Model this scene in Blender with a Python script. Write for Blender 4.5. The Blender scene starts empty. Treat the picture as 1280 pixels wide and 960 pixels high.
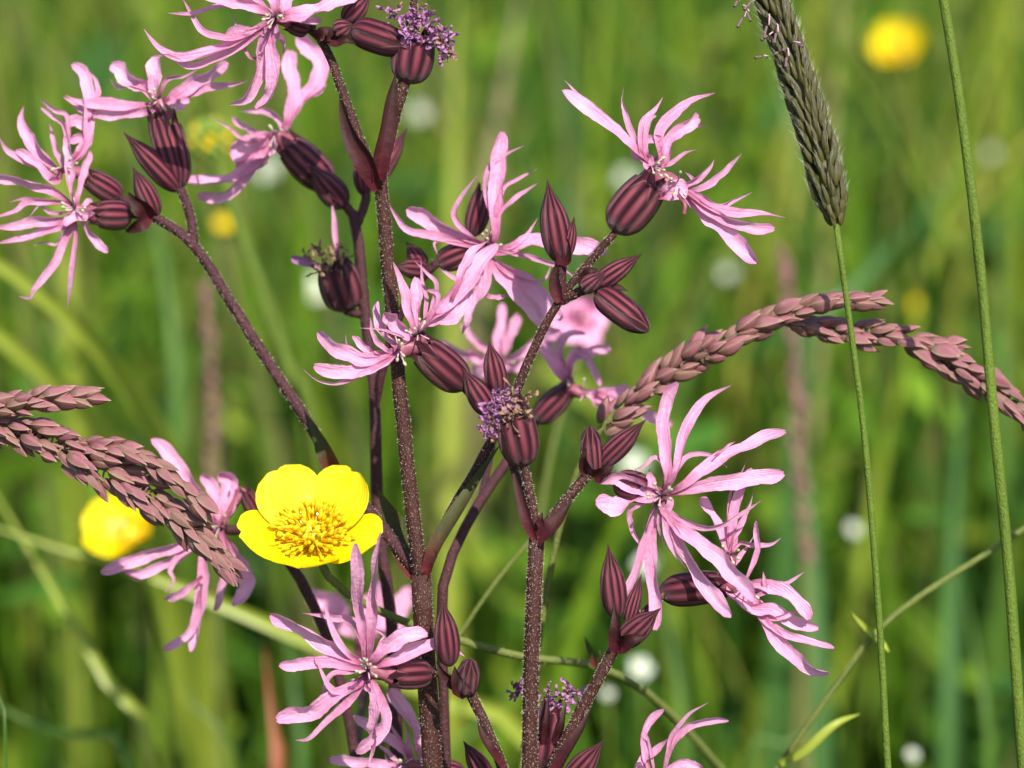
import bpy, math, random
import numpy as np
from mathutils import Vector, Matrix

# ------------------------------------------------------------------ camera, world, sun, exposure
S = bpy.context.scene
COL = S.collection
R = math.radians
D = 0.42                     # metres to the plane of focus
FW = 0.14                    # metres across the frame at that plane
PITCH = R(18.0)
CAM = Vector((0.0, 0.0, 0.55))
FV = Vector((0.0, math.cos(PITCH), -math.sin(PITCH)))
UV_ = Vector((0.0, math.sin(PITCH), math.cos(PITCH)))
RV = Vector((1.0, 0.0, 0.0))

cd = bpy.data.cameras.new('camera')
cam = bpy.data.objects.new('camera', cd)
COL.objects.link(cam)
cam.location = CAM
cam.rotation_euler = (R(90) - PITCH, 0, 0)
cd.sensor_width = 36.0
cd.lens = 36.0 * D / FW
cd.clip_start = 0.01
cd.clip_end = 1000.0
cd.dof.use_dof = True
cd.dof.focus_distance = D + 0.001
cd.dof.aperture_fstop = 15.5
cd.dof.aperture_blades = 0
S.camera = cam

SUN_EL, SUN_AZ = R(51), R(157)      # azimuth measured from +Y towards +X
world = bpy.data.worlds.new('World')
S.world = world
world.use_nodes = True
wn = world.node_tree.nodes
sky = wn.new('ShaderNodeTexSky')
sky.sky_type = 'NISHITA'
sky.sun_disc = False
sky.sun_elevation = SUN_EL
sky.sun_rotation = SUN_AZ
world.node_tree.links.new(sky.outputs['Color'], wn['Background'].inputs['Color'])
wn['Background'].inputs['Strength'].default_value = 0.105
ld = bpy.data.lights.new('sun', 'SUN')
ld.energy = 4.6
ld.angle = R(0.53)
ld.color = (1.0, 0.95, 0.87)
sun = bpy.data.objects.new('sun', ld)
COL.objects.link(sun)
sdir = Vector((math.sin(SUN_AZ) * math.cos(SUN_EL), math.cos(SUN_AZ) * math.cos(SUN_EL), math.sin(SUN_EL)))
sun.rotation_euler = sdir.to_track_quat('Z', 'Y').to_euler()
sun.location = (1, -1, 3)
S.view_settings.view_transform = 'Standard'
S.view_settings.look = 'None'
S.view_settings.gamma = 1.0
S.view_settings.exposure = 0.95
S.render.engine = 'CYCLES'
S.cycles.use_denoising = True
S.cycles.max_bounces = 8
S.cycles.transparent_max_bounces = 8
S.cycles.caustics_reflective = False
S.cycles.caustics_refractive = False

RND = random.Random(7)
MM = 0.001
PX = FW / 1280.0             # metres per photo pixel at the plane of focus


def pt(px, py, dz=0.0):
    """photo pixel + millimetres behind the plane of focus -> world point"""
    d = D + dz * MM
    k = PX * d / D
    return CAM + FV * d + RV * ((px - 640.0) * k) + UV_ * ((480.0 - py) * k)


def pxr(r, dz=0.0):
    return r * PX * (D + dz * MM) / D


# ------------------------------------------------------------------ materials
def new_mat(name):
    m = bpy.data.materials.new(name)
    m.use_nodes = True
    nt = m.node_tree
    b = nt.nodes['Principled BSDF']
    return m, nt, b


def ramp(nt, fac, stops):
    n = nt.nodes.new('ShaderNodeValToRGB')
    e = n.color_ramp.elements
    while len(e) > 1:
        e.remove(e[-1])
    for i, (p, c) in enumerate(stops):
        el = e[0] if i == 0 else e.new(p)
        el.position = p
        el.color = (c[0], c[1], c[2], 1)
    nt.links.new(fac, n.inputs['Fac'])
    return n.outputs['Color']


def noise(nt, scale, detail=3.0, coord='Object', stretch=None, rough=0.55):
    tc = nt.nodes.new('ShaderNodeTexCoord')
    n = nt.nodes.new('ShaderNodeTexNoise')
    n.inputs['Scale'].default_value = scale
    n.inputs['Detail'].default_value = detail
    n.inputs['Roughness'].default_value = rough
    src = tc.outputs[coord]
    if stretch:
        mp = nt.nodes.new('ShaderNodeMapping')
        mp.inputs['Scale'].default_value = stretch
        nt.links.new(src, mp.inputs['Vector'])
        src = mp.outputs['Vector']
    nt.links.new(src, n.inputs['Vector'])
    return n.outputs['Fac']


def mixc(nt, fac, a, b, mode='MIX'):
    n = nt.nodes.new('ShaderNodeMix')
    n.data_type = 'RGBA'
    n.blend_type = mode
    for sock, v in ((n.inputs[0], fac), (n.inputs[6], a), (n.inputs[7], b)):
        if isinstance(v, (int, float)):
            sock.default_value = v
        elif isinstance(v, tuple):
            sock.default_value = (v[0], v[1], v[2], 1)
        else:
            nt.links.new(v, sock)
    return n.outputs[2]


def math_n(nt, op, a, b=None, clamp=False):
    n = nt.nodes.new('ShaderNodeMath')
    n.operation = op
    n.use_clamp = clamp
    for i, v in enumerate((a, b)):
        if v is None:
            continue
        if isinstance(v, (int, float)):
            n.inputs[i].default_value = v
        else:
            nt.links.new(v, n.inputs[i])
    return n.outputs[0]


def uv_xy(nt):
    tc = nt.nodes.new('ShaderNodeTexCoord')
    s = nt.nodes.new('ShaderNodeSeparateXYZ')
    nt.links.new(tc.outputs['UV'], s.inputs[0])
    return s.outputs[0], s.outputs[1]


def obj_random(nt):
    return nt.nodes.new('ShaderNodeObjectInfo').outputs['Random']


def bump(nt, b, height, strength=0.3, dist=0.0002):
    n = nt.nodes.new('ShaderNodeBump')
    n.inputs['Strength'].default_value = strength
    n.inputs['Distance'].default_value = dist
    nt.links.new(height, n.inputs['Height'])
    nt.links.new(n.outputs[0], b.inputs['Normal'])
    return n.outputs[0]


def add_translucent(nt, b, color, fac):
    """thin leaf or petal: part of the light passes through"""
    t = nt.nodes.new('ShaderNodeBsdfTranslucent')
    if isinstance(color, tuple):
        t.inputs['Color'].default_value = (*color, 1)
    else:
        nt.links.new(color, t.inputs['Color'])
    mx = nt.nodes.new('ShaderNodeMixShader')
    mx.inputs[0].default_value = fac
    out = nt.nodes['Material Output']
    nt.links.new(b.outputs[0], mx.inputs[1])
    nt.links.new(t.outputs[0], mx.inputs[2])
    nt.links.new(mx.outputs[0], out.inputs['Surface'])


def petal_material(name, stops, tr=0.26, vein=0.22):
    m, nt, b = new_mat(name)
    u, v = uv_xy(nt)
    c = ramp(nt, v, stops)
    tc = nt.nodes.new('ShaderNodeTexCoord')
    mp = nt.nodes.new('ShaderNodeMapping')
    mp.inputs['Scale'].default_value = (9.0, 1.2, 1.0)
    nt.links.new(tc.outputs['UV'], mp.inputs['Vector'])
    n = nt.nodes.new('ShaderNodeTexNoise')
    n.inputs['Scale'].default_value = 2.2
    n.inputs['Detail'].default_value = 3
    nt.links.new(mp.outputs[0], n.inputs['Vector'])
    vf = math_n(nt, 'MULTIPLY', math_n(nt, 'SUBTRACT', n.outputs['Fac'], 0.42, True), 2.2 * vein * 2, True)
    c = mixc(nt, vf, c, (0.60, 0.17, 0.35))
    ed = math_n(nt, 'ABSOLUTE', math_n(nt, 'SUBTRACT', u, 0.5))
    c = mixc(nt, math_n(nt, 'MULTIPLY', math_n(nt, 'SUBTRACT', ed, 0.43, True), 5.0, True), c, (0.60, 0.24, 0.44))
    blot = noise(nt, 420.0, 3)
    c = mixc(nt, math_n(nt, 'MULTIPLY', math_n(nt, 'SUBTRACT', blot, 0.45, True), 1.2, True), c, (0.88, 0.58, 0.74))
    rr = obj_random(nt)
    c = mixc(nt, math_n(nt, 'MULTIPLY', rr, 0.22), c, (0.70, 0.25, 0.44))
    nt.links.new(c, b.inputs['Base Color'])
    b.inputs['Roughness'].default_value = 0.52
    b.inputs['Specular IOR Level'].default_value = 0.35
    bump(nt, b, math_n(nt, 'ADD', n.outputs['Fac'], math_n(nt, 'MULTIPLY', noise(nt, 1500, 3), 0.7)), 0.9, 0.0004)
    add_translucent(nt, b, c, tr)
    return m


M = {}
M['petal'] = petal_material('pink_petal', [(0.0, (0.26, 0.04, 0.09)), (0.16, (0.48, 0.11, 0.22)), (0.34, (0.80, 0.33, 0.53)), (0.8, (0.87, 0.45, 0.65)), (1.0, (0.80, 0.33, 0.55))], vein=0.34)


def calyx_material():
    m, nt, b = new_mat('striped_calyx')
    u, v = uv_xy(nt)
    s = math_n(nt, 'ABSOLUTE', math_n(nt, 'SINE', math_n(nt, 'MULTIPLY', u, math.pi * 10.0)))
    nz = noise(nt, 700.0, 4)
    s2 = math_n(nt, 'ADD', s, math_n(nt, 'MULTIPLY', math_n(nt, 'SUBTRACT', nz, 0.5), 0.55))
    panel = ramp(nt, v, [(0.0, (0.12, 0.014, 0.026)), (0.25, (0.36, 0.075, 0.11)), (0.60, (0.43, 0.12, 0.15)), (0.8, (0.12, 0.014, 0.034)), (0.97, (0.09, 0.014, 0.026))])
    c = mixc(nt, ramp(nt, s2, [(0.40, (0, 0, 0)), (0.74, (0.38, 0.38, 0.38)), (1.0, (1, 1, 1))]), (0.040, 0.004, 0.013), panel)
    edge = noise(nt, 260.0, 2)
    c = mixc(nt, math_n(nt, 'MULTIPLY', math_n(nt, 'SUBTRACT', edge, 0.48, True), 1.6, True), c, (0.09, 0.013, 0.028))
    rr = obj_random(nt)
    c = mixc(nt, math_n(nt, 'MULTIPLY', rr, 0.4), c, (0.055, 0.008, 0.016))
    tri = math_n(nt, 'ABSOLUTE', math_n(nt, 'SUBTRACT', math_n(nt, 'MULTIPLY', math_n(nt, 'FRACT', math_n(nt, 'MULTIPLY', u, 5.0)), 2.0), 1.0))
    mg = math_n(nt, 'ABSOLUTE', math_n(nt, 'SUBTRACT', tri, math_n(nt, 'MULTIPLY', math_n(nt, 'SUBTRACT', 1.0, v), 2.3)))
    mg = math_n(nt, 'SUBTRACT', 1.0, math_n(nt, 'MULTIPLY', math_n(nt, 'ADD', mg, math_n(nt, 'MULTIPLY', nz, 0.12)), 6.0), True)
    mg = math_n(nt, 'MULTIPLY', mg, math_n(nt, 'MULTIPLY', math_n(nt, 'SUBTRACT', v, 0.55, True), 4.0, True))
    c = mixc(nt, mg, c, (0.42, 0.27, 0.22))
    sp = noise(nt, 5200.0, 1)
    c = mixc(nt, math_n(nt, 'MULTIPLY', math_n(nt, 'SUBTRACT', sp, 0.68, True), 5.0, True), c, (0.42, 0.27, 0.26))
    nt.links.new(c, b.inputs['Base Color'])
    b.inputs['Roughness'].default_value = 0.30
    b.inputs['Specular IOR Level'].default_value = 0.5
    bump(nt, b, math_n(nt, 'ADD', nz, sp), 0.8, 0.0003)
    return m


M['calyx'] = calyx_material()


def stem_material(name, dark, mid, speck, amount):
    m, nt, b = new_mat(name)
    nz = noise(nt, 900.0, 5, stretch=(1, 1, 0.35))
    c = mixc(nt, nz, dark, mid)
    big = noise(nt, 60.0, 2)
    c = mixc(nt, math_n(nt, 'MULTIPLY', math_n(nt, 'SUBTRACT', big, 0.5, True), 2.0, True), c, mid)
    sp = noise(nt, 4200.0, 2, stretch=(1, 1, 0.5))
    c = mixc(nt, math_n(nt, 'MULTIPLY', math_n(nt, 'SUBTRACT', sp, 0.60, True), amount, True), c, speck)
    nt.links.new(c, b.inputs['Base Color'])
    b.inputs['Roughness'].default_value = 0.62
    b.inputs['Specular IOR Level'].default_value = 0.28
    bump(nt, b, math_n(nt, 'ADD', nz, sp), 0.9, 0.0003)
    return m


M['stem'] = stem_material('purple_brown_stem', (0.018, 0.004, 0.003), (0.056, 0.015, 0.010), (0.34, 0.21, 0.15), 4.0)
M['stem_red'] = stem_material('reddish_stem', (0.022, 0.005, 0.008), (0.066, 0.018, 0.022), (0.30, 0.17, 0.15), 2.2)
M['green_stem'] = stem_material('green_stem', (0.048, 0.085, 0.005), (0.095, 0.140, 0.010), (0.18, 0.24, 0.04), 0.8)
M['olive_stem'] = stem_material('olive_stem', (0.075, 0.095, 0.016), (0.14, 0.165, 0.035), (0.25, 0.28, 0.10), 1.5)


def plain(name, c, rough=0.5, tr=0.0, c2=None, scale=300.0, spec=0.4, use_random=0.0):
    m, nt, b = new_mat(name)
    col = mixc(nt, noise(nt, scale, 4), c, c2 if c2 else tuple(x * 0.7 for x in c))
    if use_random:
        col = mixc(nt, math_n(nt, 'MULTIPLY', obj_random(nt), use_random), col, tuple(x * 0.55 for x in c))
    nt.links.new(col, b.inputs['Base Color'])
    b.inputs['Roughness'].default_value = rough
    b.inputs['Specular IOR Level'].default_value = spec
    if tr:
        add_translucent(nt, b, col, tr)
    return m


M['hair'] = plain('pale_stem_hair', (0.60, 0.50, 0.42), 0.5, 0.3)
M['throat'] = plain('flower_throat', (0.15, 0.022, 0.04), 0.5, 0.15, (0.34, 0.11, 0.16), 900)
M['filament'] = plain('white_filament', (0.66, 0.42, 0.48), 0.4, 0.25)
M['anther'] = plain('cream_anther', (0.46, 0.42, 0.30), 0.7, 0, (0.26, 0.22, 0.12), 1500)
M['wither'] = plain('withered_petal', (0.24, 0.065, 0.20), 0.6, 0.2, (0.44, 0.22, 0.40), 1200)
M['wither_brown'] = plain('withered_brown', (0.34, 0.22, 0.13), 0.7, 0.15, (0.16, 0.07, 0.06), 900)
M['yellow_stamen'] = plain('yellow_stamen', (0.90, 0.68, 0.008), 0.6, 0.45, (0.86, 0.58, 0.006), 700)
M['yellow_core'] = plain('yellow_green_core', (0.66, 0.50, 0.015), 0.6, 0.1, (0.55, 0.46, 0.02), 700)
M['white_petal'] = plain('white_petal', (0.60, 0.63, 0.55), 0.6, 0.2, (0.46, 0.52, 0.40))
M['green_bits'] = plain('fresh_green', (0.20, 0.30, 0.035), 0.5, 0.2, (0.12, 0.2, 0.02))
M['awn'] = plain('silver_awn', (0.52, 0.50, 0.40), 0.4, 0.3)
M['anther_purple'] = plain('purple_anther', (0.17, 0.09, 0.11), 0.6, 0.1, (0.10, 0.05, 0.06))
M['spike_axis'] = plain('spike_axis', (0.16, 0.075, 0.07), 0.6, 0, (0.14, 0.10, 0.05), 400)
M['red_leaf'] = plain('reddish_brown_leaf', (0.34, 0.10, 0.045), 0.6, 0.3, (0.22, 0.07, 0.03), 40)


def leaf_material(name, stops, tr=0.25):
    m, nt, b = new_mat(name)
    u, v = uv_xy(nt)
    c = ramp(nt, v, stops)
    mid = math_n(nt, 'ABSOLUTE', math_n(nt, 'SUBTRACT', u, 0.5))
    c = mixc(nt, math_n(nt, 'SUBTRACT', 0.5, math_n(nt, 'MULTIPLY', mid, 9.0), True), c, (0.10, 0.02, 0.028))
    nz = noise(nt, 650.0, 4)
    c = mixc(nt, math_n(nt, 'MULTIPLY', math_n(nt, 'SUBTRACT', nz, 0.45, True), 1.5, True), c, (0.05, 0.014, 0.016))
    nt.links.new(c, b.inputs['Base Color'])
    b.inputs['Roughness'].default_value = 0.65
    b.inputs['Specular IOR Level'].default_value = 0.25
    bump(nt, b, nz, 0.7, 0.0004)
    add_translucent(nt, b, c, tr)
    return m


M['bract'] = leaf_material('purple_bract', [(0.0, (0.10, 0.010, 0.020)), (0.35, (0.050, 0.010, 0.012)), (1.0, (0.022, 0.012, 0.007))])
M['green_bract'] = leaf_material('green_red_bract', [(0.0, (0.24, 0.02, 0.04)), (0.14, (0.12, 0.03, 0.025)), (0.35, (0.045, 0.050, 0.012)), (1.0, (0.055, 0.070, 0.014))])


def buttercup_material():
    m, nt, b = new_mat('glossy_yellow_petal')
    u, v = uv_xy(nt)
    c = ramp(nt, v, [(0.0, (0.76, 0.47, 0.003)), (0.45, (0.82, 0.62, 0.004)), (1.0, (0.82, 0.67, 0.006))])
    tc = nt.nodes.new('ShaderNodeTexCoord')
    mp = nt.nodes.new('ShaderNodeMapping')
    mp.inputs['Scale'].default_value = (14.0, 1.0, 1.0)
    nt.links.new(tc.outputs['UV'], mp.inputs['Vector'])
    n = nt.nodes.new('ShaderNodeTexNoise')
    n.inputs['Scale'].default_value = 2.0
    nt.links.new(mp.outputs[0], n.inputs['Vector'])
    c = mixc(nt, math_n(nt, 'MULTIPLY', math_n(nt, 'SUBTRACT', n.outputs['Fac'], 0.5, True), 1.0, True), c, (0.76, 0.50, 0.003))
    nt.links.new(c, b.inputs['Base Color'])
    b.inputs['Roughness'].default_value = 0.16
    b.inputs['Specular IOR Level'].default_value = 0.65
    bump(nt, b, n.outputs['Fac'], 0.35, 0.0006)
    add_translucent(nt, b, c, 0.22)
    return m


M['buttercup'] = buttercup_material()


def spikelet_material(name, stops, other, tr=0.15):
    m, nt, b = new_mat(name)
    u, v = uv_xy(nt)
    c = ramp(nt, v, stops)
    rr = obj_random(nt)
    c = mixc(nt, ramp(nt, rr, [(0.0, (0, 0, 0)), (0.62, (0.25, 0.25, 0.25)), (1.0, (0.85, 0.85, 0.85))]), c, other)
    ed = math_n(nt, 'ABSOLUTE', math_n(nt, 'SUBTRACT', u, 0.5))
    c = mixc(nt, math_n(nt, 'MULTIPLY', math_n(nt, 'SUBTRACT', ed, 0.37, True), 4.0, True), c, tuple(min(0.4, x * 2.0) for x in other))
    nz = noise(nt, 1600.0, 3, stretch=(1, 1, 1))
    c = mixc(nt, math_n(nt, 'MULTIPLY', nz, 0.35), c, tuple(x * 0.5 for x in other))
    nt.links.new(c, b.inputs['Base Color'])
    b.inputs['Roughness'].default_value = 0.42
    bump(nt, b, nz, 0.4, 0.0002)
    add_translucent(nt, b, c, tr)
    return m


M['spikelet'] = spikelet_material('purple_spikelet', [(0.0, (0.11, 0.11, 0.035)), (0.2, (0.22, 0.080, 0.085)), (0.55, (0.27, 0.075, 0.110)), (0.82, (0.30, 0.11, 0.13)), (1.0, (0.46, 0.33, 0.24))], (0.22, 0.125, 0.085))
M['fox'] = spikelet_material('olive_spikelet', [(0.0, (0.105, 0.098, 0.016)), (0.5, (0.066, 0.058, 0.011)), (1.0, (0.028, 0.022, 0.009))], (0.060, 0.054, 0.010))


def grass_material():
    m, nt, b = new_mat('meadow_grass')
    at = nt.nodes.new('ShaderNodeVertexColor')
    at.layer_name = 'tint'
    nz = noise(nt, 35.0, 3)
    c = mixc(nt, math_n(nt, 'MULTIPLY', nz, 0.45), at.outputs['Color'], (0.05, 0.10, 0.012))
    nt.links.new(c, b.inputs['Base Color'])
    b.inputs['Roughness'].default_value = 0.55
    b.inputs['Specular IOR Level'].default_value = 0.12
    add_translucent(nt, b, c, 0.38)
    return m


M['grass'] = grass_material()


def blade_material(name, a, c2):
    m, nt, b = new_mat(name)
    u, v = uv_xy(nt)
    c = mixc(nt, noise(nt, 45.0, 4), a, c2)
    mid = math_n(nt, 'ABSOLUTE', math_n(nt, 'SUBTRACT', u, 0.5))
    c = mixc(nt, math_n(nt, 'SUBTRACT', 0.35, math_n(nt, 'MULTIPLY', mid, 5.0), True), c, tuple(min(1, x * 1.5) for x in a))
    nt.links.new(c, b.inputs['Base Color'])
    b.inputs['Roughness'].default_value = 0.42
    add_translucent(nt, b, c, 0.4)
    return m


M['blade_pale'] = blade_material('pale_green_blade', (0.36, 0.40, 0.05), (0.26, 0.33, 0.03))
M['blade_mid'] = blade_material('mid_green_blade', (0.11, 0.21, 0.025), (0.07, 0.15, 0.02))
M['blade_blue'] = blade_material('bluish_green_blade', (0.085, 0.19, 0.04), (0.055, 0.14, 0.03))
M['blade_straw'] = blade_material('straw_blade', (0.34, 0.28, 0.14), (0.24, 0.20, 0.08))


def ground_material():
    m, nt, b = new_mat('meadow_soil')
    n1 = noise(nt, 9.0, 6)
    n2 = noise(nt, 0.35, 4)
    c = mixc(nt, n1, (0.018, 0.030, 0.006), (0.045, 0.070, 0.010))
    c = mixc(nt, n2, c, (0.09, 0.13, 0.025))
    nt.links.new(c, b.inputs['Base Color'])
    b.inputs['Roughness'].default_value = 0.9
    bump(nt, b, n1, 0.8, 0.03)
    return m


M['ground'] = ground_material()


# ------------------------------------------------------------------ mesh helpers
class MB:
    def __init__(self):
        self.v, self.f, self.uv, self.mi = [], [], [], []
        self.mats = []

    def slot(self, m):
        if m not in self.mats:
            self.mats.append(m)
        return self.mats.index(m)

    def add(self, verts, faces, uvs, mat):
        o = len(self.v)
        s = self.slot(mat)
        self.v.extend([tuple(p) for p in verts])
        for f in faces:
            self.f.append([i + o for i in f])
            self.uv.append([uvs[i] for i in f])
            self.mi.append(s)

    def mesh(self, name, smooth=True):
        me = bpy.data.meshes.new(name)
        me.from_pydata(self.v, [], self.f)
        for m in self.mats:
            me.materials.append(M[m])
        ul = me.uv_layers.new(name='UVMap')
        flat = [c for fu in self.uv for p in fu for c in p]
        ul.data.foreach_set('uv', flat)
        me.polygons.foreach_set('material_index', self.mi)
        if smooth:
            me.polygons.foreach_set('use_smooth', [True] * len(self.f))
        me.update()
        return me


def link(name, mesh, parent=None, mat=None):
    """mesh object in world coordinates; parent is a thing (Empty at its base) or a part"""
    o = bpy.data.objects.new(name, mesh)
    COL.objects.link(o)
    if parent is not None:
        o.parent = parent
        if parent.type == 'EMPTY':
            o.matrix_parent_inverse = Matrix.Translation(-parent.location)
        else:
            o.matrix_parent_inverse = world_of(parent).inverted()
    if mat is not None:
        o.matrix_basis = mat
    return o


def world_of(o):
    m = o.matrix_basis.copy()
    if o.parent is not None:
        m = world_of(o.parent) @ o.matrix_parent_inverse @ m
    return m


def thing(name, loc, label, cat, group=None):
    o = bpy.data.objects.new(name, None)
    COL.objects.link(o)
    o.empty_display_size = 0.01
    o.location = loc
    o['label'] = label
    o['category'] = cat
    if group:
        o['group'] = group
    return o


def spline(pts, n):
    """Catmull-Rom through pts (arrays of any width), n+1 samples, even in arc length"""
    P = np.array([list(p) for p in pts], float)
    if len(P) == 2:
        t = np.linspace(0, 1, n + 1)[:, None]
        return P[0] * (1 - t) + P[1] * t
    Q = np.vstack([2 * P[0] - P[1], P, 2 * P[-1] - P[-2]])
    out = []
    k = 10
    for i in range(1, len(Q) - 2):
        p0, p1, p2, p3 = Q[i - 1], Q[i], Q[i + 1], Q[i + 2]
        for j in range(k):
            t = j / k
            out.append(0.5 * ((2 * p1) + (-p0 + p2) * t + (2 * p0 - 5 * p1 + 4 * p2 - p3) * t * t + (-p0 + 3 * p1 - 3 * p2 + p3) * t ** 3))
    out.append(P[-1])
    out = np.array(out)
    seg = np.linalg.norm(np.diff(out[:, :3], axis=0), axis=1)
    s = np.concatenate([[0], np.cumsum(seg)])
    s /= max(s[-1], 1e-9)
    tt = np.linspace(0, 1, n + 1)
    return np.stack([np.interp(tt, s, out[:, c]) for c in range(out.shape[1])], 1)


def tangents(P):
    T = np.gradient(P[:, :3], axis=0)
    return T / np.maximum(np.linalg.norm(T, axis=1)[:, None], 1e-12)


NCAM = -np.array(FV)


def tube(mb, pts, radii, mat, seg=10, n=None, cap=True, wob=0.0):
    """round tapering tube through world points"""
    arr = [list(p) + [r] for p, r in zip(pts, radii)]
    if n is None:
        n = max(6, len(pts) * 6)
    A = spline(arr, n)
    P, rr = A[:, :3], A[:, 3]
    T = tangents(P)
    up = NCAM
    a = np.cross(T, up)
    bad = np.linalg.norm(a, axis=1) < 1e-3
    a[bad] = np.cross(T[bad], np.array([1.0, 0.2, 0.1]))
    a /= np.linalg.norm(a, axis=1)[:, None]
    b = np.cross(a, T)
    verts, uvs, faces = [], [], []
    for i in range(n + 1):
        for j in range(seg + 1):
            th = 2 * math.pi * j / seg
            r = rr[i] * (1 + wob * math.sin(3 * th + i * 0.9))
            verts.append(P[i] + r * (math.cos(th) * a[i] + math.sin(th) * b[i]))
            uvs.append((j / seg, i / n))
    for i in range(n):
        for j in range(seg):
            q = i * (seg + 1) + j
            faces.append((q, q + 1, q + seg + 2, q + seg + 1))
    if cap:
        for i, fl in ((0, False), (n, True)):
            c = len(verts)
            verts.append(P[i])
            uvs.append((0.5, i / n))
            for j in range(seg):
                q = i * (seg + 1) + j
                faces.append((c, q, q + 1) if fl else (c, q + 1, q))
    mb.add(verts, faces, uvs, mat)
    return P, rr, a, b, T


def hairs_for(P, rr, a, b, T, density, length, parent, rnd, name='stem_hairs', zmin=0.33):
    """short pale hairs standing off a stem: far too many to count"""
    seglen = np.linalg.norm(np.diff(P, axis=0), axis=1)
    verts, faces = [], []
    for i in range(len(P) - 1):
        if P[i][2] < zmin:
            continue
        n = int(seglen[i] / MM * density * 1.4 + rnd.random())
        for _ in range(n):
            t = rnd.random()
            th = rnd.random() * 2 * math.pi
            ca, sa = math.cos(th), math.sin(th)
            rad = ca * a[i] + sa * b[i]
            c = P[i] * (1 - t) + P[i + 1] * t
            r = rr[i] * (1 - t) + rr[i + 1] * t
            base = c + rad * r * 0.97
            L = length * (0.35 + 0.6 * rnd.random())
            d = rad + T[i] * rnd.uniform(-0.9, 0.3) + np.array([rnd.uniform(-.4, .4) for _ in range(3)])
            d /= np.linalg.norm(d)
            sd = np.cross(d, NCAM)
            sd /= max(np.linalg.norm(sd), 1e-6)
            w = 0.00003
            o = len(verts)
            verts += [base - sd * w, base + sd * w, base + d * L]
            faces.append((o, o + 1, o + 2))
    if not faces:
        return None
    me = bpy.data.meshes.new(name)
    me.from_pydata([tuple(v) for v in verts], [], faces)
    me.materials.append(M['hair'])
    o = link(name, me, parent)
    o['kind'] = 'stuff'
    return o


def ribbon(mb, P3, w, mat, rnd, n=16, tip='r', base=0.42, tw=(0, 0), chan=0.25, nx=4, face=None, peak=0.55, wave=0.06, rough=0.0):
    """petal lobe or leaf: a thin curved sheet with channel, twist and uneven edge"""
    P = spline([list(p) for p in P3], n)[:, :3]
    T = tangents(P)
    ref = NCAM if face is None else np.array(face)
    s = np.cross(T, ref)
    s /= np.maximum(np.linalg.norm(s, axis=1)[:, None], 1e-6)
    nn = np.cross(s, T)
    ph = rnd.random() * 6.28
    ph2, ph3 = rnd.random() * 6.28, rnd.random() * 6.28
    fr = rnd.uniform(8, 15)
    skew = rnd.uniform(-0.3, 0.3)
    curl = rnd.uniform(-1.0, 1.6) * rough
    blunt = rnd.uniform(1.6, 3.2)
    verts, uvs, faces = [], [], []
    for i in range(n + 1):
        t = i / n
        g = min(1.0, t / peak)
        g = g * g * (3 - 2 * g)
        wid = base + (1 - base) * g
        if tip == 'r':
            if t > 0.80:
                wid *= max(0.06, 1 - ((t - 0.80) / 0.205) ** blunt) ** 0.5
        elif tip == 'p':
            if t > 0.45:
                wid *= max(0.05, 1 - ((t - 0.45) / 0.56) ** 1.8)
        elif tip == 'l':                       # leaf: widest low down, long point
            wid = (0.55 + 0.45 * math.sin(min(1, t / 0.35) * math.pi / 2)) * max(0.02, 1 - max(0, (t - 0.3) / 0.7) ** 1.6)
        elif tip == 'b':                       # grass blade
            wid = (0.7 + 0.3 * min(1, t / 0.3)) * max(0.02, 1 - max(0, (t - 0.45) / 0.55) ** 2)
        wid *= w * 0.5
        phi = tw[0] + tw[1] * t + 0.18 * math.sin(5.0 * t + ph) + rough * 0.35 * math.sin(fr * 0.7 * t + ph3)
        cs, sn = math.cos(phi), math.sin(phi)
        sv = s[i] * cs + nn[i] * sn
        nv = -s[i] * sn + nn[i] * cs
        ride = rough * 0.22 * w * math.sin(fr * 0.55 * t + ph2) * t
        for j in range(nx + 1):
            q = j / nx * 2 - 1
            e = 1 + wave * math.sin(11 * t + ph + 2 * q) * abs(q) + rough * abs(q) * (0.10 * math.sin(fr * 1.9 * t + ph2 + (3 if q > 0 else 0)) + rnd.uniform(-0.07, 0.07))
            lift = chan * (q * q - 0.35) * wid + 0.10 * wid * math.sin(7 * t + ph + q * 2.0) * abs(q)
            lift += rough * wid * (0.34 * (abs(q) - 0.4) + curl * 0.35 * max(0.0, q * (1 if skew > 0 else -1) - 0.35) * (0.3 + t) + 0.16 * math.sin(fr * 1.4 * t + ph3 + 2.5 * q) * abs(q) + rnd.uniform(-0.035, 0.035))
            endcut = rough * skew * q * 0.16 * w * (max(0, t - 0.8) * 5) - rough * 0.06 * w * math.exp(-(q / 0.3) ** 2) * (t > 0.97)
            verts.append(P[i] + sv * (q * wid * e) + nv * (lift + ride) + T[i] * endcut)
            uvs.append((j / nx, t))
    for i in range(n):
        for j in range(nx):
            k = i * (nx + 1) + j
            faces.append((k, k + 1, k + nx + 2, k + nx + 1))
    mb.add(verts, faces, uvs, mat)


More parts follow.
